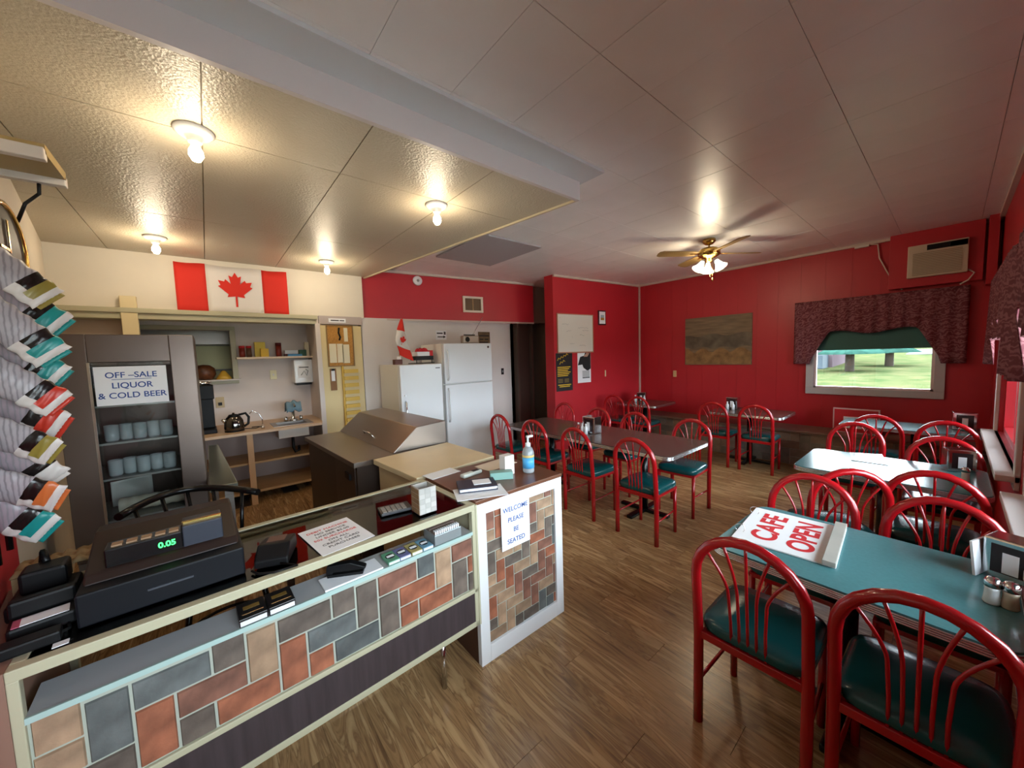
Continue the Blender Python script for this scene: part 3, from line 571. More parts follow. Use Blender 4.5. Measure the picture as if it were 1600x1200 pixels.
rd = thing('radio', 'silver portable radio with raised antenna on top of the fridge', 'radio', (3.22, 4.9, 1.905)); MB().box(-.14, .15, -.05, .05, 0, .12).build('body', mat('radio_silver', '#a59a90', .35, .6), rd, bevel=.015); MB().lathe([(.04, 0), (.04, .006)], 14, M=Matrix.Translation((-.07, -.05, .06)) @ Matrix.Rotation(PI/2, 4, 'X')).build('speaker', BLACK, rd); MB().tube([(.05, 0, .12), (.27, 0, .42)], .004, 6).build('antenna', CHROME, rd); MB().box(-.1, .1, -.01, .01, .125, .14).build('handle', BLACK, rd)
# wall pieces over fridges
smk = thing('smoke_detector', 'round white smoke detector on the red bulkhead', 'smoke detector', (2.63, 5.415, 2.905), -.13); MB().lathe([(.075, 0), (.07, .03), (.04, .04), (0, .042)], 24, M=Matrix.Rotation(PI/2, 4, 'X')).build('cover', WHITE, smk); MB().lathe([(.022, .04), (.018, .05), (0, .05)], 12, M=Matrix.Rotation(PI/2, 4, 'X')).build('test_button', mat('grey_button', '#9a9c9e', .5), smk)
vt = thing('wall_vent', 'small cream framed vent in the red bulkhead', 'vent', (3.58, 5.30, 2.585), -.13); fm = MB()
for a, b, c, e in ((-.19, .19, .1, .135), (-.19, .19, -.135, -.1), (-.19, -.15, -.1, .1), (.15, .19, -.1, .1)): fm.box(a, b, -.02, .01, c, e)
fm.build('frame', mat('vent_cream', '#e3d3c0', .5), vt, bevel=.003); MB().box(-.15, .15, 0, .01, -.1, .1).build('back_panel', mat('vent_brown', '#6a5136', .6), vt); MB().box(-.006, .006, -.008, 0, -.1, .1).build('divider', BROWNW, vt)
ntc = thing('arrow_notice', 'white wall notice with arrow above the fridge', 'notice', (3.05, 5.497, 2.07)); MB().box(-.10, .10, -.004, 0, -.075, .075).build('sheet', WHITEP, ntc); MB().box(-.08, .03, -.006, -.004, .022, .042).build('text_line', BLACKINK, ntc); MB().box(.05, .085, -.006, -.004, .01, .06).build('pictogram', GREYINK, ntc); MB().box(-.07, .04, -.006, -.004, -.035, -.02).build('arrow', BLACKINK, ntc); MB().prism([(.04, -.05), (.085, -.0275), (.04, -.005)], 0, .002, frame((0, -.004, 0), (1, 0, 0), (0, -1, 0))).build('arrow_head', BLACKINK, ntc)
pst = thing('brown_poster', 'brown old style poster on the white wall behind the fridge', 'poster', (3.93, 5.497, 1.92)); MB().box(-.13, .13, -.004, 0, -.31, .22).build('sheet', mat('kraft', '#6d5638', .7, noise=(8, .3)), pst)
for z, x0, x1 in ((.15, -.11, .11), (.085, -.1, -.02), (.085, .01, .09), (.03, -.1, .08)): MB().box(x0, x1, -.006, -.004, z-.014, z+.014).build('text_line', mat('dark_brown_ink', '#2e2218', .7), pst)
lsw = thing('black_light_switch', 'black light switch on the white wall by the dark doorway', 'switch', (4.33, 5.497, 1.40)); MB().box(-.03, .03, -.008, 0, -.06, .06).build('plate', BLACK, lsw, bevel=.003); MB().box(-.008, .008, -.016, -.008, -.02, .02).build('toggle', mat('grey_toggle', '#8f9092', .5), lsw)

# ================================================================ WHITEBOARD WALL, FAR WALL ITEMS
def on_wb(X, z, name, label, cat):
    ang = math.atan2(WB1.y-WB0.y, WB1.x-WB0.x); return thing(name, label, cat, (X, wbY(X)-.002, z), ang)
wbd = on_wb(5.08, 2.05, 'whiteboard', 'whiteboard with faint handwriting on the red wall', 'whiteboard'); MB().box(-.425, .425, -.012, 0, -.33, .33).build('board', mat('whiteboard_face', '#ded8cf', .3), wbd)
fm = MB()
for a, b, c, e in ((-.435, .435, .325, .34), (-.435, .435, -.345, -.325), (-.435, -.42, -.33, .33), (.42, .435, -.33, .33)): fm.box(a, b, -.018, 0, c, e)
fm.build('frame', mat('board_frame', '#b98a70', .5), wbd)
scr = MB(); rr = random.Random(3)
for x, z, n in ((-.32, .16, 4), (-.22, .04, 3), (.06, .1, 6), (.16, .05, 4), (.1, -.03, 3), (-.1, -.07, 1), (-.15, -.18, 3), (.08, -.22, 4), (-.38, .25, 1)):
    pts = [(x+k*.022, -.0135, z+rr.uniform(-.012, .012)) for k in range(n*2)]; MB().tube(pts, .0016, 4).build('handwriting', mat('marker_grey', '#6f7276', .6), wbd)
ps1 = on_wb(4.80, 1.375, 'black_poster', 'black poster with yellow lettering below the whiteboard', 'poster'); MB().box(-.19, .19, -.004, 0, -.33, .33).build('sheet', mat('poster_black', '#1b1a1c', .5), ps1)
for q, (x0, z0, n_) in enumerate(((-.16, .215, 9), (-.11, .15, 5))):
    MB().tube([(x0+.031*k, -.006, z0+.012*k+(.022 if k % 2 else -.012)) for k in range(n_)], .006, 6).build('script_title', GOLDINK, ps1)
for k in range(6): MB().box(-.16, .14-.03*(k % 3), -.006, -.004, .08-.03*k, .095-.03*k).build('text_line', GOLDINK, ps1)
for k in range(3): MB().box(-.15, -.04, -.006, -.004, -.13-.025*k, -.12-.025*k).build('text_line', mat('dull_gold', '#8d7a3a', .7), ps1); MB().box(.0, .1, -.006, -.004, -.13-.025*k, -.12-.025*k).build('text_line', MATS['dull_gold'], ps1)
for k in range(2): MB().box(-.15+.03*k, .15-.03*k, -.006, -.004, -.23-.03*k, -.215-.03*k).build('text_line', GOLDINK, ps1)
ps2 = on_wb(5.28, 1.43, 'white_poster', 'white poster with a dark figure below the whiteboard', 'poster'); MB().box(-.165, .165, -.004, 0, -.27, .27).build('sheet', WHITEP, ps2)
MB().prism([(-.16, .05), (-.1, .2), (0, .22), (.02, .27), (.16, .27), (.16, -.02), (.08, -.06), (-.02, .0), (-.05, .06)], 0, .002, frame((0, -.004, 0), (1, 0, 0), (0, -1, 0))).build('dark_figure', BLACKINK, ps2)
MB().prism([(-.02, .2), (.06, .27), (.13, .26), (.08, .2)], .002, .003, frame((0, -.004, 0), (1, 0, 0), (0, -1, 0))).build('pale_shape', mat('skin_print', '#c79a86', .7), ps2)
MB().box(-.05, .13, -.006, -.004, -.18, -.05).build('text_panel', mat('grey_print', '#b9bcbf', .7), ps2); MB().box(-.05, .13, -.007, -.006, -.19, -.175).build('panel_rule', BLACKINK, ps2)
pc = on_wb(5.75, 2.345, 'small_picture', 'small dark framed picture on the red wall beside the whiteboard', 'picture'); MB().box(-.10, .10, -.02, 0, -.135, .135).build('frame', mat('maroon_frame', '#3a1220', .4), pc, bevel=.004); MB().box(-.078, .078, -.0215, -.02, -.112, .112).build('mat_board', WHITEP, pc); MB().box(-.045, .045, -.023, -.0215, -.045, .05).build('photo', mat('photo_sky', '#9eb0bd', .6), pc); MB().box(-.045, .045, -.0235, -.023, -.045, .0).build('photo_ground', mat('photo_gold', '#a9802e', .6), pc)
s1 = on_wb(5.83, 1.30, 'brass_wall_plate', 'narrow brass switch plate on the red whiteboard wall', 'switch'); MB().box(-.012, .012, -.012, 0, -.06, .06).build('plate', mat('cream_plate', '#e8d9b0', .4), s1)
s2 = thing('thermostat', 'small cream thermostat on the red wall near the corner', 'thermostat', (XW-.001, 3.38, 1.25)); MB().box(-.02, 0, -.03, .03, -.06, .06).build('cover', mat('brass_cream', '#d9bb86', .4), s2, bevel=.004)
pn = thing('landscape_painting', 'unframed brown prairie landscape painting on the red wall', 'painting', (XW-.001, 2.64, 1.84)); MB().box(-.02, 0, -.54, .54, -.42, .42).build('canvas', mat('painting_brown', '#7d6a52', .7, noise=(5, .3), stretch=(1, .6, 5)), pn)
hl = MB()
hl.add([(-.021, -.53+1.06*i/20, -.12+.02*math.sin(i)) for i in range(21)]+[(-.021, -.53+1.06*i/20, .1+.02*math.sin(i*.7)) for i in range(21)], [(i, i+1, 22+i, 21+i) for i in range(20)])
hl.build('far_hills', mat('paint_hills', '#665c4c', .7, noise=(7, .4)), pn)
hl = MB(); hl.add([(-.022, -.53+1.06*i/20, -.41) for i in range(21)]+[(-.022, -.53+1.06*i/20, -.2+.09*abs(math.sin(i*.55))-.02) for i in range(21)], [(i, i+1, 22+i, 21+i) for i in range(20)])
hl.build('ochre_bank', mat('paint_ochre', '#8d6b42', .7, noise=(9, .4)), pn)
# AC with boxing and valance
struct(MB().box(6.72, XW, -.18, .56, 2.37, ZC).build('trim_13', RED_PANEL, bevel=.004)); struct(MB().box(6.60, XW, -.27, -.20, 2.3, ZC).build('trim_14', RED_PANEL))
ac = thing('window_air_conditioner', 'beige wall air conditioner with louvred grille above the window', 'air conditioner', (6.72, .165, 2.66)); MB().box(-.06, 0, -.235, .235, -.19, .19).build('case', mat('ac_beige', '#cdbfa6', .5), ac, bevel=.008)
MB().box(-.064, -.06, -.225, .08, .115, .175).build('control_strip', BLACK, ac); MB().box(-.064, -.06, -.225, -.10, .11, .175).build('control_panel', mat('ac_grey', '#8e887c', .5), ac)
for k in range(14): MB().box(-.07, -.06, -.19, .19, -.165+.019*k, -.156+.019*k).build('louvre', mat('ac_louvre', '#a3937a', .5), ac)
tag(MB().tube([(6.70, -.07, 2.5), (6.69, -.12, 2.45), (6.70, -.08, 2.38), (6.72, -.02, 2.34)], .008, 6).build('white_cable', mat('cord_white', '#d8cfc0', .5)), 'white power cord looping down from the air conditioner', 'cord')
tag(MB().tube([(6.82, .80, 3.0), (6.82, .68, 2.98), (6.82, .66, 2.8), (6.82, .58, 2.6), (6.80, .50, 2.42), (6.79, .44, 2.36)], .008, 6).box(6.79, 6.83, .76, .9, 2.97, 3.0).build('extension_cord', MATS['cord_white']), 'white extension cord running down beside the air conditioner', 'cord')
def valance(u0, u1, zt, drop, hemf, M, n=60, amp=.02):
    def fn(u, v):
        x = u0+(u1-u0)*u; zb = zt-drop*hemf(u); z = zt+(zb-zt)*v
        return M @ Vector((x, z, .05+amp*math.sin(u*(u1-u0)*48)*(.3+.7*v)))
    return MB().grid(fn, n, 10)
hem = lambda u: 1.0 if (u < .13 or u > .87) else (.52+.10*math.cos((u-.5)*16)*.3 + max(0, (abs(u-.5)-.26))*3.2)
tag(valance(-1.53, .10, 2.33, .90, hem, frame((XW-.02, 0, 0), (0, -1, 0), (-1, 0, 0))).build('window_valance', VAL, solid=.006), 'maroon paisley valance over the far window', 'valance')
for k, (a, b) in enumerate(WIN[:2]):
    tag(valance(-b-.14, -a+.14, 2.26, .80, lambda u: 1.0 if (u < .12 or u > .88) else .6+.12*math.sin(u*25), frame((0, -.27, 0), (-1, 0, 0), (0, 1, 0)), amp=.03).build('side_window_valance', VAL, solid=.006), 'maroon paisley valance on the side window ' + ('beside the far tables' if k == 0 else 'beside the table with the cafe sign'), 'valance')
rs = thing('red_framed_sign', 'red and white framed sign leaning on the brick ledge', 'sign', (6.62, .80, .505), 0); MB().box(-.03, 0, -.23, .23, 0, .33).build('frame', mat('sign_pink', '#e4b8ba', .5), rs); MB().box(-.034, -.03, -.215, .215, .015, .315).build('face', REDINK, rs); MB().box(-.037, -.034, -.2, .12, .10, .22).build('white_panel', WHITEP, rs)

# ================================================================ LIGHTS
def point(name, loc, watt, col, r=.04):
    l = bpy.data.lights.new(name, 'POINT'); l.energy = watt; l.color = col; l.shadow_soft_size = r
    o = bpy.data.objects.new(name, l); C.objects.link(o); o.location = loc; return o
proto = None
for (px, py), lab in (((303, 204), 'bare ceiling bulb nearest the fluorescent fixture'), ((682, 320), 'bare ceiling bulb nearest the beam end'), ((242, 370), 'bare ceiling bulb over the glass door cooler'), ((510, 408), 'bare ceiling bulb beside the flag')):
    p = onz(px, py, ZD)
    t_ = thing('bulb_fixture', 'white porcelain lampholder with ' + lab, 'ceiling light', p, 0, 'bare bulbs on the kitchen ceiling')
    MB().lathe([(.085, 0), (.085, -.012), (.06, -.03), (.035, -.035), (.03, -.06), (0, -.06)][::-1], 20).build('lampholder', WHITE, t_)
    MB().lathe([(.0, -.155), (.018, -.15), (.032, -.125), (.030, -.10), (.017, -.075), (.016, -.06)], 16).build('bulb', BULBM, t_)
    l = point('bulb_light', (0, 0, -.19), 6.5, (1, .84, .62), .035); l.parent = t_
fp = onz(1108, 374, ZC)
fn = thing('ceiling_fan', 'brass ceiling fan with lit glass shades over the dining room', 'ceiling fan', (fp.x, fp.y, ZC), 0)
MB().lathe([(.07, 0), (.075, -.03), (.045, -.06), (.012, -.07), (.012, -.10), (.09, -.11), (.125, -.14), (.125, -.19), (.08, -.22), (.04, -.23), (.04, -.27), (0, -.275)][::-1], 24).build('motor', BRASS, fn)
for k in range(4):
    a = -.62+k*PI/2; R_ = Matrix.Rotation(a, 4, 'Z')
    bl = MB(); P = [(.16, -.05), (.22, -.062), (.60, -.068), (.64, -.05), (.65, 0), (.64, .05), (.60, .068), (.22, .062), (.16, .05)]
    bl.prism(P, -.004, .004, R_ @ Matrix.Translation((0, 0, -.17)) @ Matrix.Rotation(.2, 4, 'X')); bl.build('blade', mat('fan_blade_wood', '#8a6f45', .4, noise=(4, .2)), fn)
    MB().box(.10, .24, -.012, .012, -.178, -.170, R_).build('blade_bracket', BRASS, fn)
for k in range(3):
    a = .5+k*2*PI/3; M = Matrix.Translation((.085*math.cos(a), .085*math.sin(a), -.27)) @ Matrix.Rotation(a, 4, 'Z') @ Matrix.Rotation(PI-.55, 4, 'Y')
    MB().lathe([(.022, 0), (.03, .03), (.045, .07), (.075, .11)], 16, M=M).build('glass_shade', SHADEM, fn)
for x, dz in ((.03, -.47), (-.03, -.43)): MB().tube([(x, -.03, -.27), (x, -.03, dz)], .002, 5).lathe([(.004, 0), (.009, .03), (.003, .05)], 8, (x, -.03, dz-.04)).build('pull_chain', BRASS, fn)
l = point('fan_light', (0, 0, -.42), 15, (1, .84, .60), .09); l.parent = fn
# empty fluorescent fixture
fx = thing('fluorescent_fixture', 'open fluorescent fixture without tubes on the cream wall above the chip bags', 'wall light', (-.455, 2.62, 2.56), 0)
MB().box(-.225, 0, -.15, .15, .03, .07).build('housing', mat('fixture_tan', '#a08a5c', .4), fx); MB().box(-.225, 0, -.17, -.13, -.0, .05).build('side_rail', mat('fixture_white', '#c9c3bd', .4), fx, bevel=.004); MB().box(-.225, 0, .13, .17, 0, .05).build('side_rail', MATS['fixture_white'], fx, bevel=.004)
tag(MB().tube([(-.54, 2.77, 2.58), (-.55, 2.80, 2.52), (-.60, 2.82, 2.47), (-.63, 2.82, 2.38)], .007, 6).build('hanging_cord', BLACK), 'dark cord with orange plug hanging from the fluorescent fixture', 'cord')
# round wall ornament
ck2 = thing('round_wall_clock', 'round dark wall clock with brass rim above the chip bags', 'clock', (-.665, 2.65, 2.21)); Mx = Matrix.Rotation(PI/2, 4, 'Y') @ Matrix.Rotation(-.0, 4, 'X')
MB().lathe([(.20, 0), (.2, .03), (.185, .04)], 28, M=Mx).build('face', BLACK, ck2); MB().tube([Mx @ Vector((.2*math.cos(a*.2244), .2*math.sin(a*.2244), .035)) for a in range(28)], .014, 8, True).build('rim', BRASS, ck2)
MB().box(.042, .046, -.006, .006, -.01, .13).box(.042, .046, -.1, .0, -.006, .006).build('hand', BRASS, ck2)

# ================================================================ CHAIRS
def make_chair():
    t_ = thing('dining_chair', '', 'chair')
    hw = .195; z1 = .718; pts = []
    def lean(z): return -.055*max(0, (z-.44)/.51)
    for z in (0, .2, .42, .6, z1): pts.append((lean(z)+.0, hw, z))
    for k in range(1, 12):
        a = k*PI/12; z = z1+.20*math.sin(a); pts.append((lean(z), hw*math.cos(a), z))
    for z in (z1, .6, .42, .2, 0): pts.append((lean(z), -hw, z))
    MB().tube(pts, .0205, 12).build('back_frame', RED, t_)
    for s in (-1, 1): MB().tube([(.37, s*.175, 0), (.365, s*.175, .425)], .016, 10).build('leg', RED, t_)
    MB().box(-.012, .012, -hw, hw, .405, .44).box(0, .38, -.19, -.165, .41, .435).box(0, .38, .165, .19, .41, .435).box(.355, .38, -.18, .18, .41, .435).build('seat_frame', RED, t_, bevel=.003)
    for s in (-1, 1): MB().tube([(0, s*.19, .20), (.365, s*.175, .21)], .008, 8).build('stretcher', RED, t_)
    for i in range(5):
        y0 = (i-2)*.031; a = (PI/2) - (i-2)*.46; zt = z1+.195*math.sin(a); yt = .19*math.cos(a)
        pp_ = [(0, y0, .43), (lean(.55), y0, .55), (lean(.68), y0*1.1, .68)]
        for q in (.12, .26, .42, .6, .8, 1): pp_.append((lean(.68+(zt-.68)*q), y0*1.1+(yt-y0*1.1)*q**1.55, .68+(zt-.68)*q))
        MB().tube(pp_, .0062, 8).build('spindle', RED, t_)
    def cush(u, v):
        x = -1+2*u; y = -1+2*v; e = lambda q: math.copysign(abs(q)**.6, q)
        return x, y
    sb = MB(); n = 10; lay = []
    prof = [(.94, .437), (1, .452), (1, .476), (.96, .492), (.85, .503), (.5, .511), (.0, .513)]
    ring = []
    for k in range(32):
        a = k*2*PI/32; c_, s_ = math.cos(a), math.sin(a); e = .35
        ring.append((math.copysign(abs(c_)**e, c_), math.copysign(abs(s_)**e, s_)))
    vs = [Vector((.195+.205*r*x, .20*r*y, z)) for r, z in prof for x, y in ring]
    fs_ = [(i*32+k, i*32+(k+1) % 32, (i+1)*32+(k+1) % 32, (i+1)*32+k) for i in range(len(prof)-1) for k in range(32)]
    sb.add(vs, fs_, True); sb.add(vs[:32], [tuple(range(31, -1, -1))]); sb.build('seat', SEATM, t_)
    return t_
ch0 = make_chair(); used = [0]
def chair(x, y, deg, label, group):
    if not used[0]: used[0] = 1; ch0.location = (x, y, 0); ch0.rotation_euler = (0, 0, math.radians(deg)); ch0['label'] = label; ch0['group'] = group; return ch0
    return dup(ch0, (x, y, 0), math.radians(deg), label, group)
G = 'red cafe chairs'
A_ = 'red metal chair on the counter side of the long brown table'
for x, y, a, e in ((2.93, 3.77, 0, ', at the fridge end'), (2.93, 3.12, 2, ', second from the fridges'), (2.89, 2.45, -2, ', third from the fridges'), (2.875, 1.775, 0, ', farthest from the fridges')): chair(x, y, a, A_+e, 'chairs on the counter side of the long table')
B_ = 'red metal chair on the far side of the long brown table'
for x, y, a, e in ((4.20, 3.85, 180, ', at the poster end'), (4.10, 3.13, 178, ', second from the posters'), (4.05, 2.53, 180, ', third from the posters'), (3.99, 1.80, 183, ', farthest from the posters')): chair(x, y, a, B_+e, 'chairs on the far side of the long table')
for x, y, a, l in ((5.62, 3.88, 2, 'red metal chair under the whiteboard wall at the corner table'), (5.62, 3.395, 0, 'red metal chair at the corner table, beside the one by the whiteboard wall')): chair(x, y, a, l, G)
for x, y, a, l in ((5.61, 2.195, 0, 'red metal chair at the small brown table under the painting, by the condiments'), (5.625, 1.665, 0, 'red metal chair at the open end of the small brown table under the painting')): chair(x, y, a, l, G)
for x, y, a, l in ((1.61, .49, 0, 'red metal chair in front of the cafe open sign at the teal table'), (1.62, .03, 0, 'red metal chair at the teal table in front of the salt and pepper shakers'),
                   (2.63, .50, 180, 'red metal chair across from the cafe open sign at the teal table'), (2.62, .0, 180, 'red metal chair on the far side of the teal table by the window'),
                   (3.0, .39, 32, 'red metal chair turned askew between the two teal tables'), (3.26, .04, 0, 'red metal chair by the window at the second teal table, back to the sign table'),
                   (4.76, .58, 180, 'red metal chair on the far side of the second teal table, away from the window'), (4.40, .02, 180, 'red metal chair on the far side of the second teal table by the window'),
                   (5.50, .50, 0, 'red metal chair at the far teal table, away from the window'), (5.42, .01, 0, 'red metal chair at the far teal table by the window')): chair(x, y, a, l, G)

# ================================================================ TABLES
def rounded(x0, x1, y0, y1, r, n=5):
    P = []
    for cx, cy, a0 in ((x1-r, y1-r, 0), (x0+r, y1-r, 90), (x0+r, y0+r, 180), (x1-r, y0+r, 270)):
        for k in range(n+1): a = math.radians(a0+90*k/n); P.append((cx+r*math.cos(a), cy+r*math.sin(a)))
    return P
def table(label, x0, x1, y0, y1, top, bases, rz=0, zt=.75):
    cx, cy = (x0+x1)/2, (y0+y1)/2; t_ = thing('cafe_table', label, 'table', (cx, cy, 0), rz)
    a, b = (x1-x0)/2, (y1-y0)/2
    MB().prism(rounded(-a+.003, a-.003, -b+.003, b-.003, .07), zt-.03, zt).build('tabletop', top, t_)
    for k in range(1):
        ring = [(p[0], p[1], 0) for p in rounded(-a, a, -b, b, .072)]
    eb = MB()
    for z in (zt-.034, zt-.026, zt-.018, zt-.010): eb.tube([(p[0], p[1], z) for p in rounded(-a, a, -b, b, .072)], .0048, 6, True)
    eb.build('edge_band', ALU, t_)
    for by in bases:
        MB().lathe([(.038, .03), (.038, zt-.04)], 14, (0, by, 0)).build('column', BLACKM, t_)
        MB().box(-.2, .2, by-.12, by+.12, zt-.045, zt-.032).build('top_plate', BLACKM, t_)
        ft = MB().box(-.29, .29, by-.03, by+.03, 0, .035).box(-.03, .03, by-.27, by+.27, 0, .0345); ft.build('cross_foot', BLACKM, t_, bevel=.008)
    return t_
table('long brown laminate table with metal edge in the middle of the room', 3.05, 3.88, 1.55, 3.90, BROWNT, (-.685, .66))
table('small brown laminate table against the wall under the painting', 5.80, 6.52, 1.42, 2.38, BROWNT, (0,))
table('brown laminate table in the corner below the whiteboard wall', 5.82, 6.60, 3.22, 4.05, BROWNT, (0,))
table('teal laminate table carrying the cafe open sign', 1.785, 2.47, -.19, .71, TEAL, (0,), math.radians(-1.5))
table('teal laminate table with a grey menu sheet by the window', 3.51, 4.25, -.19, .785, TEAL, (0,))
table('teal laminate table at the end of the window wall', 5.74, 6.32, -.22, .85, TEAL, (-.08,))

# ---------------------------------------------------------------- table items
def dispenser(p, rz, label, z=.75, big=1):
    t_ = thing('napkin_dispenser', label, 'napkin dispenser', (p[0], p[1], z), rz)
    MB().box(-.05*big, .05*big, -.065*big, .065*big, 0, .145*big).build('case', CHROME, t_, bevel=.008)
    for s in (-1, 1): MB().box(s*.0505*big-.001, s*.0505*big+.001, -.045*big, .045*big, .025, .125*big).build('face_plate', mat('dark_window', '#3a2e30', .15, .4), t_); MB().box(s*.052*big-.001, s*.052*big+.001, -.02, .02, .03, .10*big).build('napkin', WHITEP, t_)
    return t_
def shaker(p, label, fill, z=.75, group='salt and pepper shakers'):
    t_ = thing('shaker', label, 'shaker', (p[0], p[1], z), 0, group)
    MB().lathe([(.019, 0), (.022, .006), (.019, .03), (.018, .05), (.02, .062)], 14).build('glass_body', mat('shaker_glass_'+fill, {'salt': '#dfe6e6', 'pepper': '#a99c86'}[fill], .12), t_)
    MB().lathe([(.021, .062), (.021, .082), (.014, .094), (0, .096)], 14).build('cap', CHROME, t_)
    return t_
def bottle(p, h, r, m, label, z=.75, capm=None):
    t_ = thing('condiment_bottle', label, 'bottle', (p[0], p[1], z)); MB().lathe([(r, 0), (r, h*.6), (r*.45, h*.78), (r*.4, h*.85)], 12).build('bottle', m, t_); MB().lathe([(r*.5, h*.85), (r*.5, h), (0, h)], 10).build('cap', capm or WHITE, t_); return t_
KET = mat('sauce_white', '#e4e6ea', .3); KR = mat('sauce_red', '#9c2a1e', .3)
p = onz(925, 676, .75); dispenser((p.x, p.y), .0, 'chrome napkin dispenser in the middle of the long brown table', big=1.35)
p = onz(924, 676, .75)
for i, (dx, dy, m_, l) in enumerate(((-.10, .05, KET, 'white squeeze bottle beside the dispenser on the long table'), (-.10, 0, KET, 'second white bottle by the dispenser on the long table'), (-.10, .11, KR, 'small red sauce bottle by the dispenser on the long table'))): bottle((p.x+dx, p.y+dy), .12, .022, m_, l)
dispenser((6.25, 3.72), .3, 'chrome napkin dispenser on the corner table', big=1.25); bottle((6.16, 3.80), .13, .025, KET, 'white bottle beside the dispenser on the corner table'); bottle((6.16, 3.62), .13, .025, KET, 'pale bottle right of the corner table dispenser')
dispenser((6.3, 2.18), 0, 'chrome napkin dispenser on the table under the painting', big=1.25); bottle((6.18, 2.22), .12, .024, KET, 'white bottle at the table under the painting'); bottle((6.18, 2.14), .12, .024, KET, 'second white bottle at the table under the painting')
dispenser((6.12, -.10), .1, 'chrome napkin dispenser on the far window table', big=1.3)
p = onz(1497, 735, .75); dispenser((p.x, p.y), .3, 'chrome napkin dispenser on the second teal table', big=1.1); p = onz(1508, 752, .75); shaker(p, 'glass shaker in front of the dispenser on the second teal table', 'salt')
p = onz(1575, 905, .75); dispenser((p.x+.02, p.y-.02), -.35, 'chrome napkin dispenser with menus on the sign table', big=1.1)
tag(MB().box(-.004, .004, -.05, .05, 0, .135).build('menu_card', WHITEP, None, (p.x-.005, p.y+.066, .75), (0, .1, 1.2)), 'white menu card propped against the napkin dispenser', 'menu')
p = onz(1549, 942, .75); shaker(p, 'glass salt shaker on the sign table', 'salt'); p = onz(1578, 951, .75); shaker(p, 'glass pepper shaker on the sign table', 'pepper')
mp_ = MB(); q = [onz(*t_, .752) for t_ in ((1327, 707), (1378, 710), (1388, 727), (1330, 719))]; mp_.prism([(v.x, v.y) for v in q][::-1], .751, .754)
tag(mp_.build('menu_sheet', mat('laminated_menu', '#b7bec4', .15)), 'grey laminated menu sheet lying on the second teal table', 'menu')
# cafe open sign
q = [onz(x, y, .757) for x, y in ((1190, 795), (1334, 829), (1290, 884), (1137, 835))]
ex = (q[1]-q[0]); ey = (q[0]-q[3]); cen = (q[0]+q[1]+q[2]+q[3])/4
sgx = thing('cafe_open_sign', 'white cafe open sign board lying on the teal table', 'sign', (cen.x, cen.y, .75), math.atan2(ex.y, ex.x)); lw, lh = ex.length, ((q[0]-q[3]).length+(q[1]-q[2]).length)/2
MB().box(-lw/2, lw/2, -lh/2, lh/2, .001, .009).build('board', mat('sign_board', '#eceef0', .4), sgx, bevel=.002)
text('CAFE', .142, REDINK, sgx, (-lw*.20, 0, .0095), (0, 0, PI/2), bold=.004, sx=1.05); text('OPEN', .138, REDINK, sgx, (.17*lw, 0, .0095), (0, 0, PI/2), bold=.004, sx=1.02)
MB().box(lw/2-.045, lw/2-.0, -lh/2-.01, lh/2+.01, .009, .03).build('wooden_batten', mat('batten_wood', '#a9a79f', .6, noise=(5, .1)), sgx, bevel=.002)
for s in (-1, 1): MB().tube([Vector((-lw/2+.012+.022*math.cos(a*.4488), s*lh*.3+.006*math.sin(a*.9), .0225+.022*math.sin(a*.4488))) for a in range(14)], .0017, 6, True).build('wire_ring', CHROME, sgx)

# ================================================================ COUNTER TOP ITEMS
rg = thing('cash_register', 'black brown cash register with green digits on the display case', 'cash register', (-.345, 1.60, T+.001), .03)
MB().box(0, .40, 0, .40, 0, .10).build('drawer', mat('register_black', '#0e1016', .5, spec=.22), rg, bevel=.006); MB().box(.15, .26, -.004, 0, .05, .056).build('drawer_slot', mat('register_grey', '#40444c', .4), rg)
vs = [Vector((x, y, z)) for x in (.01, .39) for y, z in ((.05, .10), (.075, .125), (.30, .185), (.39, .18), (.39, .10))]
MB().add(vs, [(4, 3, 2, 1, 0), (5, 6, 7, 8, 9), (0, 1, 6, 5), (1, 2, 7, 6), (2, 3, 8, 7), (3, 4, 9, 8), (4, 0, 5, 9)]).build('body', mat('register_brown', '#2a1d19', .45, spec=.3), rg, bevel=.006)
MB().box(.055, .24, .085, .16, .11, .185).build('display_housing', mat('display_black', '#0b0b0d', .25), rg, bevel=.004); text('0.05', .026, GREENG, rg, (.20, .0835, .155), (PI/2, 0, 0), bold=.0008)
MB().box(.24, .35, .085, .19, .11, .20).build('printer_cover', mat('printer_grey', '#343843', .4, spec=.3), rg, bevel=.004); MB().box(.24, .35, .12, .135, .20, .203).build('paper_cutter', BRASS, rg)
for k in range(5): MB().box(.07+.034*k, .095+.034*k, .10, .13, .185, .190).build('key', mat('key_tan', '#9c7a5a', .5), rg)
tm_ = thing('card_terminal', 'black card payment terminal with cable on the glass counter', 'card terminal', (.155, 1.66, T+.001), -.35)
vs = [Vector((x, y, z)) for x in (-.055, .055) for y, z in ((-.07, 0), (-.07, .03), (-.02, .07), (.08, .055), (.09, 0))]
MB().add(vs, [(4, 3, 2, 1, 0), (5, 6, 7, 8, 9), (0, 1, 6, 5), (1, 2, 7, 6), (2, 3, 8, 7), (3, 4, 9, 8), (4, 0, 5, 9)]).build('body', BLACK, tm_, bevel=.006); MB().box(-.03, .03, .0, .05, .063, .068).build('top_cover', mat('terminal_brown', '#5d443c', .3), tm_)
MB().tube([(.03, -.07, .01), (.09, -.1, .004), (.02, -.12, .004), (-.03, -.11, .004), (-.06, -.08, .004)], .004, 6).build('cable', BLACK, tm_)
q = [onz(x, y, .928) for x, y in ((466, 832), (540, 807), (586, 838), (505, 866))]
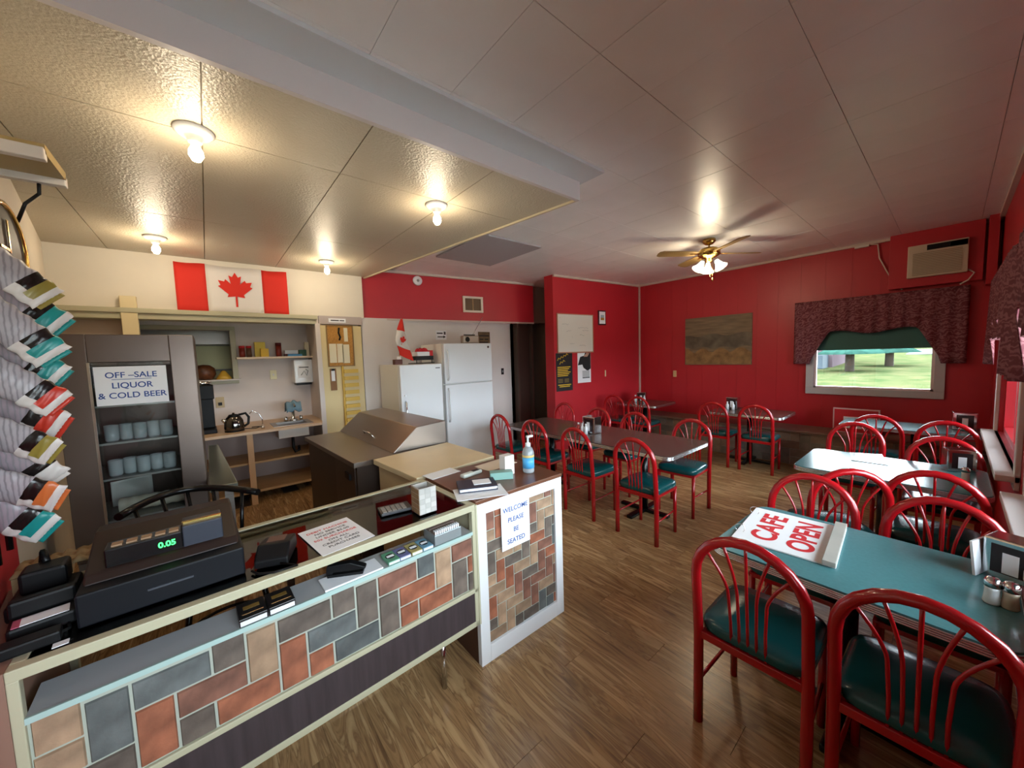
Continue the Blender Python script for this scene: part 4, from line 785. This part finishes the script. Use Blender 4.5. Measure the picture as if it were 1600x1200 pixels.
dn = thing('debit_notice', 'white paper notice about debit machine on the glass counter', 'notice', ((q[0]+q[2])/2).to_tuple()[:2] + (T+.001,), math.atan2((q[1]-q[0]).y, (q[1]-q[0]).x))
MB().box(-.107, .107, -.145, .145, 0, .0012).build('sheet', WHITEP, dn)
for i, (s, m_) in enumerate((('DEBIT MACHINE', REDINK), ('NO SERVICE', GREYINK), ('UNDER $5.00', GREYINK), ('50¢ SURCHARGE', REDINK), ('ON ALL', GREYINK), ('CREDIT CARD', GREYINK), ('PURCHASES', GREYINK))): text(s, .024, m_, dn, (0, .095-.031*i, .0016), (0, 0, 0))
p = onz(617, 797, T); cl_ = thing('calculator', 'small pocket calculator on the glass counter', 'calculator', (p.x, p.y, T+.001), -.15); MB().box(-.075, .075, -.05, .05, 0, .014).build('body', mat('calc_dark', '#2d2c30', .4), cl_, bevel=.003)
for i in range(5):
    for j in range(4): MB().box(-.065+.024*i, -.047+.024*i, -.042+.019*j, -.028+.019*j, .014, .017).build('key', mat('calc_key', '#8b8580', .5), cl_)
p = onz(669, 802, T); hb = thing('pencil_holder', 'open square holder covered in grey and brown tiles on the glass counter', 'holder', (p.x, p.y+.04, T+.001), 0); MB().box(-.045, .045, -.045, -.04, 0, .13).box(-.045, .045, .04, .045, 0, .13).box(-.045, -.04, -.04, .04, 0, .13).box(.04, .045, -.04, .04, 0, .13).box(-.045, .045, -.045, .045, 0, .004).build('box', mat('holder_stone', '#b3afa8', .6), hb)
for i in range(3):
    for j in range(5): MB().box(-.043+.029*i, -.016+.029*i, -.0465, -.045, .004+.025*j, .026+.025*j).build('tile', mat('holder_tile', '#bcb9b3', .6, rnd=.15), hb); MB().box(-.0465, -.045, -.043+.029*i, -.016+.029*i, .004+.025*j, .026+.025*j).build('tile', mat('holder_tile_brown', '#8d6f4f', .6, rnd=.2), hb)
# items on the front shelf of the case (z .786)
ZS = .787
def shelf_pt(px, py): return onz(px, py, ZS)
def cfront(X): return 1.497+(X+.45)*.0349      # front line of the case
for k, (px, py) in enumerate(((400, 978), (440, 958))):
    p = shelf_pt(px, py-8); t_ = thing('black_booklet_box', ('black and gold boxed booklet nearer the register on the case shelf', 'black and gold boxed booklet nearer the stapler on the case shelf')[k], 'box', ((.060, .146)[k], cfront((.060, .146)[k])+.056, ZS), math.radians(2)); MB().box(-.041, .041, -.054, .054, 0, .028).build('box', mat('booklet_black', '#1c1a1b', .35), t_, bevel=.002); MB().box(-.038, .038, -.0555, -.054, .004, .02).build('page_edge', mat('booklet_pages', '#e2e3e6', .4), t_); MB().box(-.024, .024, .0, .022, .028, .0286).build('gold_print', mat('gold_print', '#7c5f2c', .4), t_); MB().box(-.03, .032, -.03, -.026, .028, .0286).build('gold_line', mat('gold_line', '#b98a5a', .4), t_)
p = shelf_pt(545, 905); stp = thing('stapler', 'black stapler lying on papers on the case shelf', 'stapler', (p.x, cfront(p.x)+.066, ZS+.006), -.5); MB().box(-.07, .07, -.017, .017, 0, .012).build('base', BLACK, stp, bevel=.003)
vs = [Vector((x, y, z)) for y in (-.016, .016) for x, z in ((-.075, .02), (-.07, .05), (.02, .055), (.08, .03), (.08, .02))]
MB().add(vs, [(0, 1, 2, 3, 4), (9, 8, 7, 6, 5), (0, 5, 6, 1), (1, 6, 7, 2), (2, 7, 8, 3), (3, 8, 9, 4), (4, 9, 5, 0)]).box(-.075, -.05, -.013, .013, .01, .03).build('arm', BLACK, stp, bevel=.004)
p = shelf_pt(562, 905); tag(MB().box(-.13, .10, -.05, .05, 0, .006).build('paper_stack', WHITEP, None, (p.x, cfront(p.x)+.056, ZS), (0, 0, .035)), 'loose stack of white papers under the stapler', 'papers')
for k, (px, py, c_, lab) in enumerate(((617, 882, '#5e9a7c', 'green scratch ticket tile on the case shelf'), (634, 874, '#6c6f9c', 'purple scratch ticket tile on the case shelf'), (652, 866, '#b3a56e', 'yellow scratch ticket tile on the case shelf'), (668, 858, '#6f9cb5', 'blue scratch ticket tile on the case shelf'))):
    p = shelf_pt(px, py); t_ = thing('ticket_tile', lab, 'tickets', (p.x, cfront(p.x)+.05, ZS), .03); MB().box(-.026, .026, -.045, .045, 0, .016).build('block', mat('ticket_'+c_, c_, .4), t_, bevel=.002); MB().lathe([(.021, .016), (.021, .017), (0, .017)], 16).build('disc', BLACKINK, t_); MB().box(-.016, .016, -.008, .008, .017, .018).build('print', WHITEP, t_); MB().box(-.024, .024, -.0465, -.045, .003, .013).build('front_strip', mat('ticket_edge', '#d9dddf', .3), t_)
p = shelf_pt(700, 845); tr_ = thing('ticket_tray', 'grey metal tray of ticket rolls at the podium end of the case shelf', 'tray', (p.x, cfront(p.x)+.062, ZS), .035); MB().box(-.075, .075, -.055, .055, 0, .05).build('tray', mat('tray_grey', '#9fa5a6', .4, .5), tr_, bevel=.003)
for k in range(2): MB().box(-.07, .07, -.045+.05*k, -.01+.05*k, .05, .062).build('slot_row', mat('slot_brown', '#7d6a60', .5), tr_)
for k in range(12): MB().box(-.068+.0115*k, -.062+.0115*k, -.05, -.03, .05, .068).build('ticket', WHITEP, tr_)
# podium top
ZP = .928
p = onz(826, 737, ZP); sn = thing('sanitizer_bottle', 'clear hand sanitizer pump bottle on the podium', 'bottle', (p.x, p.y, ZP)); MB().lathe([(.036, 0), (.038, .01), (.038, .13), (.03, .155), (.014, .17)], 20).build('bottle', mat('sanitizer_clear', '#dfeaf0', .06, trans=.6), sn); MB().lathe([(.017, .168), (.017, .19), (.007, .195), (.007, .23), (0, .23)], 14).box(-.008, .04, -.008, .008, .225, .238).tube([(0, 0, .02), (0, 0, .17)], .004, 6).build('pump', WHITE, sn); MB().lathe([(.0386, .03), (.0386, .10)], 20).build('blue_label', mat('label_blue', '#4fa8dd', .4), sn); MB().lathe([(.0387, .1), (.0387, .115)], 20).build('yellow_band', mat('label_yellow', '#e0c37a', .4), sn)
p = onz(797, 742, ZP); pbox(p.x, p.y+.03, .075, .06, .125, mat('white_carton', '#e6e1dc', .5), 'tall white carton beside the sanitizer on the podium', ZP)
p = onz(785, 750, ZP); o = pbox(p.x+.015, p.y+.03, .14, .06, .045, mat('teal_carton', '#7da79e', .5), 'small teal and grey carton on the podium', ZP); o.rotation_euler = (0, 0, -.55)
p = onz(745, 762, ZP); nb_ = thing('notebook', 'dark blue notebook with white pages on the podium', 'notebook', (p.x, p.y, ZP+.003), -.45); MB().box(-.11, .11, -.075, .075, 0, .005).box(-.11, .11, -.075, .075, .02, .025).box(-.11, -.104, -.075, .075, .004, .022).build('cover', mat('navy_cover', '#2b2e40', .35), nb_); MB().box(-.103, .105, -.07, .07, .005, .02).build('pages', WHITEP, nb_); MB().box(-.02, .08, -.03, .05, .025, .028).build('white_card', WHITEP, nb_)
p = onz(755, 768, ZP); tag(MB().box(-.15, .13, -.09, .09, 0, .002).build('loose_sheet', WHITEP, None, (p.x-.01, p.y-.0, ZP), (0, 0, -.4)), 'white sheet of paper under the notebook on the podium', 'paper')
p = onz(742, 748, ZP); ph = thing('phone_handset', 'pale cordless phone handset lying behind the notebook', 'phone', (p.x+.02, p.y+.07, ZP), .15); MB().box(-.08, .08, -.022, .022, .0, .025).build('body', mat('phone_pale', '#c9cfc6', .4), ph, bevel=.01); MB().box(.01, .06, -.014, .014, .025, .027).build('screen', BLACK, ph)
p = onz(690, 740, ZP); tag(MB().box(-.11, .11, -.06, .06, 0, .002).build('receipt_sheet', WHITEP, None, (p.x, p.y, ZP), (0, 0, .1)), 'white receipt sheet near the cream worktable on the podium', 'paper')
p = onz(775, 726, ZP); tag(MB().box(-.13, .13, -.08, .08, 0, .002).build('order_sheet', mat('cream_paper', '#e7dac8', .7), None, (p.x, p.y, ZP), (0, 0, .1)), 'cream order sheet behind the white carton on the podium', 'paper')
# stool behind counter
st = thing('bar_stool', 'black metal bar stool with curved rail back behind the register', 'stool', (.0, 2.50, 0), 0)
SO = Vector((.0, 2.50, 0)); ra, rb, rc = ony(185, 808, 2.34)-SO, ony(292, 765, 2.62)-SO, ony(403, 769, 2.40)-SO
rail = [ra*(1-k/10)*(1-2*k/10) + rb*4*(k/10)*(1-k/10) + rc*(k/10)*(2*k/10-1) for k in range(11)]
MB().tube(rail, .017, 10).build('back_rail', BLACKM, st)
for k in (1, 3, 5, 7, 9): MB().tube([rail[k], (rail[k][0]*.75, rail[k][1]-.03, .66)], .009, 8).build('spindle', BLACKM, st)
MB().lathe([(.2, .62), (.215, .64), (.2, .67), (0, .68)], 24, (0, 0, 0)).build('seat', BLACK, st)
for sx in (-1, 1):
    for sy in (-1, 1): MB().tube([(sx*.13, sy*.13, .63), (sx*.22, sy*.22, 0)], .013, 8).build('leg', BLACKM, st)
MB().tube([Vector((.2*math.cos(a*.314), .2*math.sin(a*.314), .25)) for a in range(20)], .009, 8, True).build('foot_ring', BLACKM, st)
# black gadgets at the left end of the counter
g1 = thing('desk_phone', 'black phone base with white label at the wall end of the counter', 'phone', (-.455, 1.862, T+.001), .05); MB().box(-.07, .07, -.08, .08, 0, .05).box(-.05, .05, -.02, .07, .05, .12).build('base', BLACK, g1, bevel=.01); MB().box(-.03, .03, -.082, -.08, .01, .04).build('label_sticker', WHITEP, g1); MB().tube([(0, .05, .12), (-.01, .075, .15), (-.02, .09, .08), (-.02, .09, .01)], .009, 6).build('cord', BLACK, g1)
g2 = thing('card_swipe', 'black card swipe reader with a white and pink sticker', 'card reader', (-.425, 1.70, T+.001), .15); MB().box(-.065, .065, -.05, .05, 0, .04).box(-.065, .065, .015, .05, .04, .09).build('body', BLACK, g2, bevel=.008); MB().box(-.04, .05, -.045, .005, .04, .042).build('sticker', WHITEP, g2); MB().box(-.055, -.04, -.045, .005, .04, .042).build('pink_stripe', mat('pink_sticker', '#b5566e', .5), g2)
g3 = thing('egg_tray', 'brown moulded paper tray by the register', 'tray', (-.455, 2.03, T+.046), .1)
MB().grid(lambda u, v: Vector(((u-.5)*.2, (v-.5)*.14, .02*math.sin(u*19)*math.sin(v*13)+.03)), 16, 12).build('tray', mat('pulp_brown', '#8d7552', .85), g3, solid=.005)
for x, y in ((-.09, -.06), (.09, -.06), (-.09, .06), (.09, .06)): MB().box(x-.008, x+.008, y-.008, y+.008, -.045, .03).build('foot', MATS['pulp_brown'], g3)
g4 = thing('power_adapter', 'black power adapter with cable lying on the glass counter', 'adapter', (-.425, 1.585, T+.001), .1); MB().box(-.055, .055, -.025, .025, 0, .032).build('brick', BLACK, g4, bevel=.006); MB().tube([(.05, 0, .015), (.065, .03, .005), (.06, .07, .005)], .004, 6).build('cable', BLACK, g4); MB().box(.04, .07, -.05, -.026, 0, .002).build('paper_tag', WHITEP, g4)

# ================================================================ CHIP BAGS on a hanging rack at the left
rack = thing('clip_strip_rack', 'black wire strip rack on the left wall holding chip bags', 'rack', (0, 0, 0)); MB().tube([(-.565, 2.06, 2.2), (-.548, 1.99, 1.09)], .008, 6).tube([(-.545, 1.9, 2.2), (-.535, 1.85, 1.09)], .008, 6).build('upright', BLACKM, rack)
CB = [mat('bag_foil_grey', '#b9b4bb', .35, noise=(14, .2)), mat('bag_foil_mauve', '#a5979f', .35, noise=(14, .2))]
CE = [mat('bag_teal', '#1d938f', .35), mat('bag_red', '#cf3a28', .35), mat('bag_white', '#e3dcd6', .35), mat('bag_orange', '#d9743c', .35), mat('bag_gold', '#9a8a3e', .35)]
NAMES = ['teal', 'red', 'white', 'orange', 'gold']
def foil_stripes():
    for nm, m in (('bag_foil_grey', CB[0]), ('bag_foil_mauve', CB[1])):
        nt = m.node_tree; b = nt.nodes['Principled BSDF']; tc = nt.nodes.new('ShaderNodeTexCoord'); wv = nt.nodes.new('ShaderNodeTexWave')
        wv.inputs['Scale'].default_value = 26; wv.inputs['Distortion'].default_value = 2.5; wv.bands_direction = 'X'; wv.inputs['Detail'].default_value = 3
        r = nt.nodes.new('ShaderNodeValToRGB'); r.color_ramp.elements[0].color = lin('#8f898e'); r.color_ramp.elements[1].color = lin('#b7b1b6' if nm.endswith('grey') else '#a4949c'); r.color_ramp.elements[1].position = .5
        nt.links.new(tc.outputs['Object'], wv.inputs['Vector']); nt.links.new(wv.outputs[0], r.inputs[0]); nt.links.new(r.outputs[0], b.inputs['Base Color'])
foil_stripes()
def bag(px, py, k, e, lab):
    rn = random.Random(k*5+1)
    P = ony(px, py, 1.90+.07*(k % 2)); t_ = thing('chip_bag', lab, 'chip bag', P, 0, 'chip bags on the rack')
    sc = rn.uniform(.74, .9)
    M = Matrix.Rotation(rn.uniform(-.25, .25), 4, 'Z') @ Matrix.Rotation(math.radians(40+rn.uniform(-12, 12)), 4, 'Y') @ Matrix.Rotation(rn.uniform(-.3, .3), 4, 'X') @ Matrix.Scale(sc, 4)
    ph = rn.uniform(0, 6)
    def shp(u0, u1, v0=0, v1=1):
        def fn(u, v):
            uu = u0+(u1-u0)*u; x = (uu-.62)*.25; th = .032*(max(0, math.sin(PI*min(1, max(0, (uu+.25)/1.25))))**.45); a = 2*PI*(v0+(v1-v0)*v)
            wv = .0035*math.sin(37*uu+9*a+ph)+.0025*math.sin(61*uu-4*a)
            return M @ Vector((x, (th+wv)*math.cos(a)*.9, .064*math.sin(a)*(1+.05*math.sin(29*uu+ph))))
        return fn
    MB().grid(shp(-.25, .60), 24, 20).build('foil_back', CB[k % 2], t_); MB().grid(shp(.60, .76, 0, .55), 6, 12).build('black_panel', mat('bag_black', '#1d1716', .25), t_); MB().grid(shp(.60, .76, .55, 1), 6, 12).build('white_side', CE[2], t_)
    MB().grid(shp(.76, .9, 0, .6), 6, 12).build('coloured_panel', CE[e], t_); MB().grid(shp(.76, .9, .6, 1), 6, 12).build('white_side', CE[2], t_); MB().grid(shp(.9, 1.0), 5, 20).build('bag_end', CE[2], t_)
    MB().grid(lambda u, v: M @ Vector((.094+.016*u, .003*math.sin(40*v), (v-.5)*.1)), 2, 14).build('crimped_seal', CE[e], t_, solid=.002)
    MB().tube([M @ Vector((-.15, 0, .0)), M @ Vector((-.165, 0, .02))], .004, 5).build('clip', BLACKM, t_)
LABS = ['topmost chip bag on the rack, gold tip', 'upper chip bag with teal end under the gold tipped one', 'chip bag with teal end beside the cooler top', 'lower of the teal ended chip bags halfway up', 'chip bag with red end halfway down the rack', 'second red ended chip bag on the rack', 'gold and black ended chip bag below the red ones', 'white ended chip bag low on the rack', 'orange tipped chip bag low on the rack', 'lowest chip bag on the rack, teal tip']
for k, (px, py, e) in enumerate(((34, 440, 4), (44, 486, 0), (44, 530, 0), (48, 572, 0), (50, 612, 1), (46, 652, 1), (42, 692, 4), (46, 730, 2), (44, 768, 3), (28, 812, 0))): bag(px, py, k, e, LABS[k])

# ================================================================ OUTSIDE
gr = MB().add([(-20, -60, -.3), (8, -60, -.3), (8, 60, -.3), (-20, 60, -.3), (60, -60, 1.25), (60, 60, 1.25)], [(0, 1, 2, 3), (1, 4, 5, 2)]).build('lawn', mat('lawn_grass', '#38462a', 1, noise=(1.2, .25), col2='#4c4a33', spec=0)); gr['kind'] = 'stuff'; gr['label'] = 'pale green lawn with fallen leaves outside the window'; gr['category'] = 'lawn'
struct(MB().box(-12, 14, -14, -.5, -.3, -.27).build('ground_bounce_slab', mat('pale_bounce', '#c8c4bb', .85, noise=(2, .06))))  # unseen pale slab, added to bounce daylight up through the windows onto the ceiling
rdw = struct(MB().add([(44, -60, .80), (54, -60, 1.1), (54, 2.5, 1.1), (44, 2.5, .8)], [(0, 1, 2, 3)]).build('ground_road', mat('road_pale', '#5a5c60', 1, spec=0)))
hs_ = thing('neighbour_house', 'pale house with a porch beyond the lawn', 'house', (30, 6.2, .33)); MB().box(0, 6, -1.4, 5, -.3, 3).build('wall', mat('house_pale', '#54494d', 1, spec=0), hs_); MB().prism([(-1.6, 0), (5.4, 0), (1.9, 2.2)], 0, 6.6, frame((-.3, 0, 3), (0, 1, 0), (1, 0, 0))).build('roof', mat('house_roof', '#454247', .8), hs_); MB().box(-1.6, 0, -1.2, 2.2, 0, .8).build('porch', mat('porch_blue', '#313c45', .7), hs_); MB().box(-.02, 0, .4, 1.6, 1.2, 2.2).build('window', mat('house_window', '#4d6172', .2), hs_)
def tree(x, y, h, r, lab):
    t_ = thing('spruce_tree', lab, 'tree', (x, y, -.3+max(0, x-8)*.0298)); MB().lathe([(.2, 0), (.15, h*.5)], 10).build('trunk', mat('bark', '#35291f', .9), t_); m_ = MB(); rn = random.Random(int(x*7+y))
    for k in range(9):
        z = h*.15+h*.85*k/9; rr_ = r*(1-k/9.5)
        P = [(rr_*(1+.18*rn.uniform(-1, 1)), 0) for _ in range(1)]
        m_.lathe([(rr_*1.0, z-.1), (rr_*.45, z+h*.06), (.05, z+h*.13)], 12)
    m_.build('foliage', mat('spruce_green', '#2c4a42', 1, noise=(3, .4), spec=0), t_)
tree(27, 3.6, 7, 1.5, 'blue green spruce tree beside the house across the lawn'); tree(31, 2.4, 6, 1.3, 'wide spruce tree further along the lawn'); tree(55, -3, 8, 2.4, 'distant spruce tree beyond the road')
# light portals in the window openings (no light of their own)
for k, (a, b) in enumerate(WIN):
    nm_ = 'window_right_portal' if k == 0 else 'window_right_offscreen'
    l = bpy.data.lights.new(nm_, 'AREA'); l.shape = 'RECTANGLE'; l.size = b-a; l.size_y = WZ[1]-WZ[0]; l.cycles.is_portal = True
    o = bpy.data.objects.new(nm_, l); C.objects.link(o); o.location = ((a+b)/2, -.46, (WZ[0]+WZ[1])/2); o.rotation_euler = (PI/2, 0, 0)
l = bpy.data.lights.new('window_far_portal', 'AREA'); l.shape = 'RECTANGLE'; l.size = 1.16; l.size_y = .87; l.cycles.is_portal = True
o = bpy.data.objects.new('window_far_portal', l); C.objects.link(o); o.location = (XW+.16, .72, 1.5); o.rotation_euler = (0, PI/2, 0)
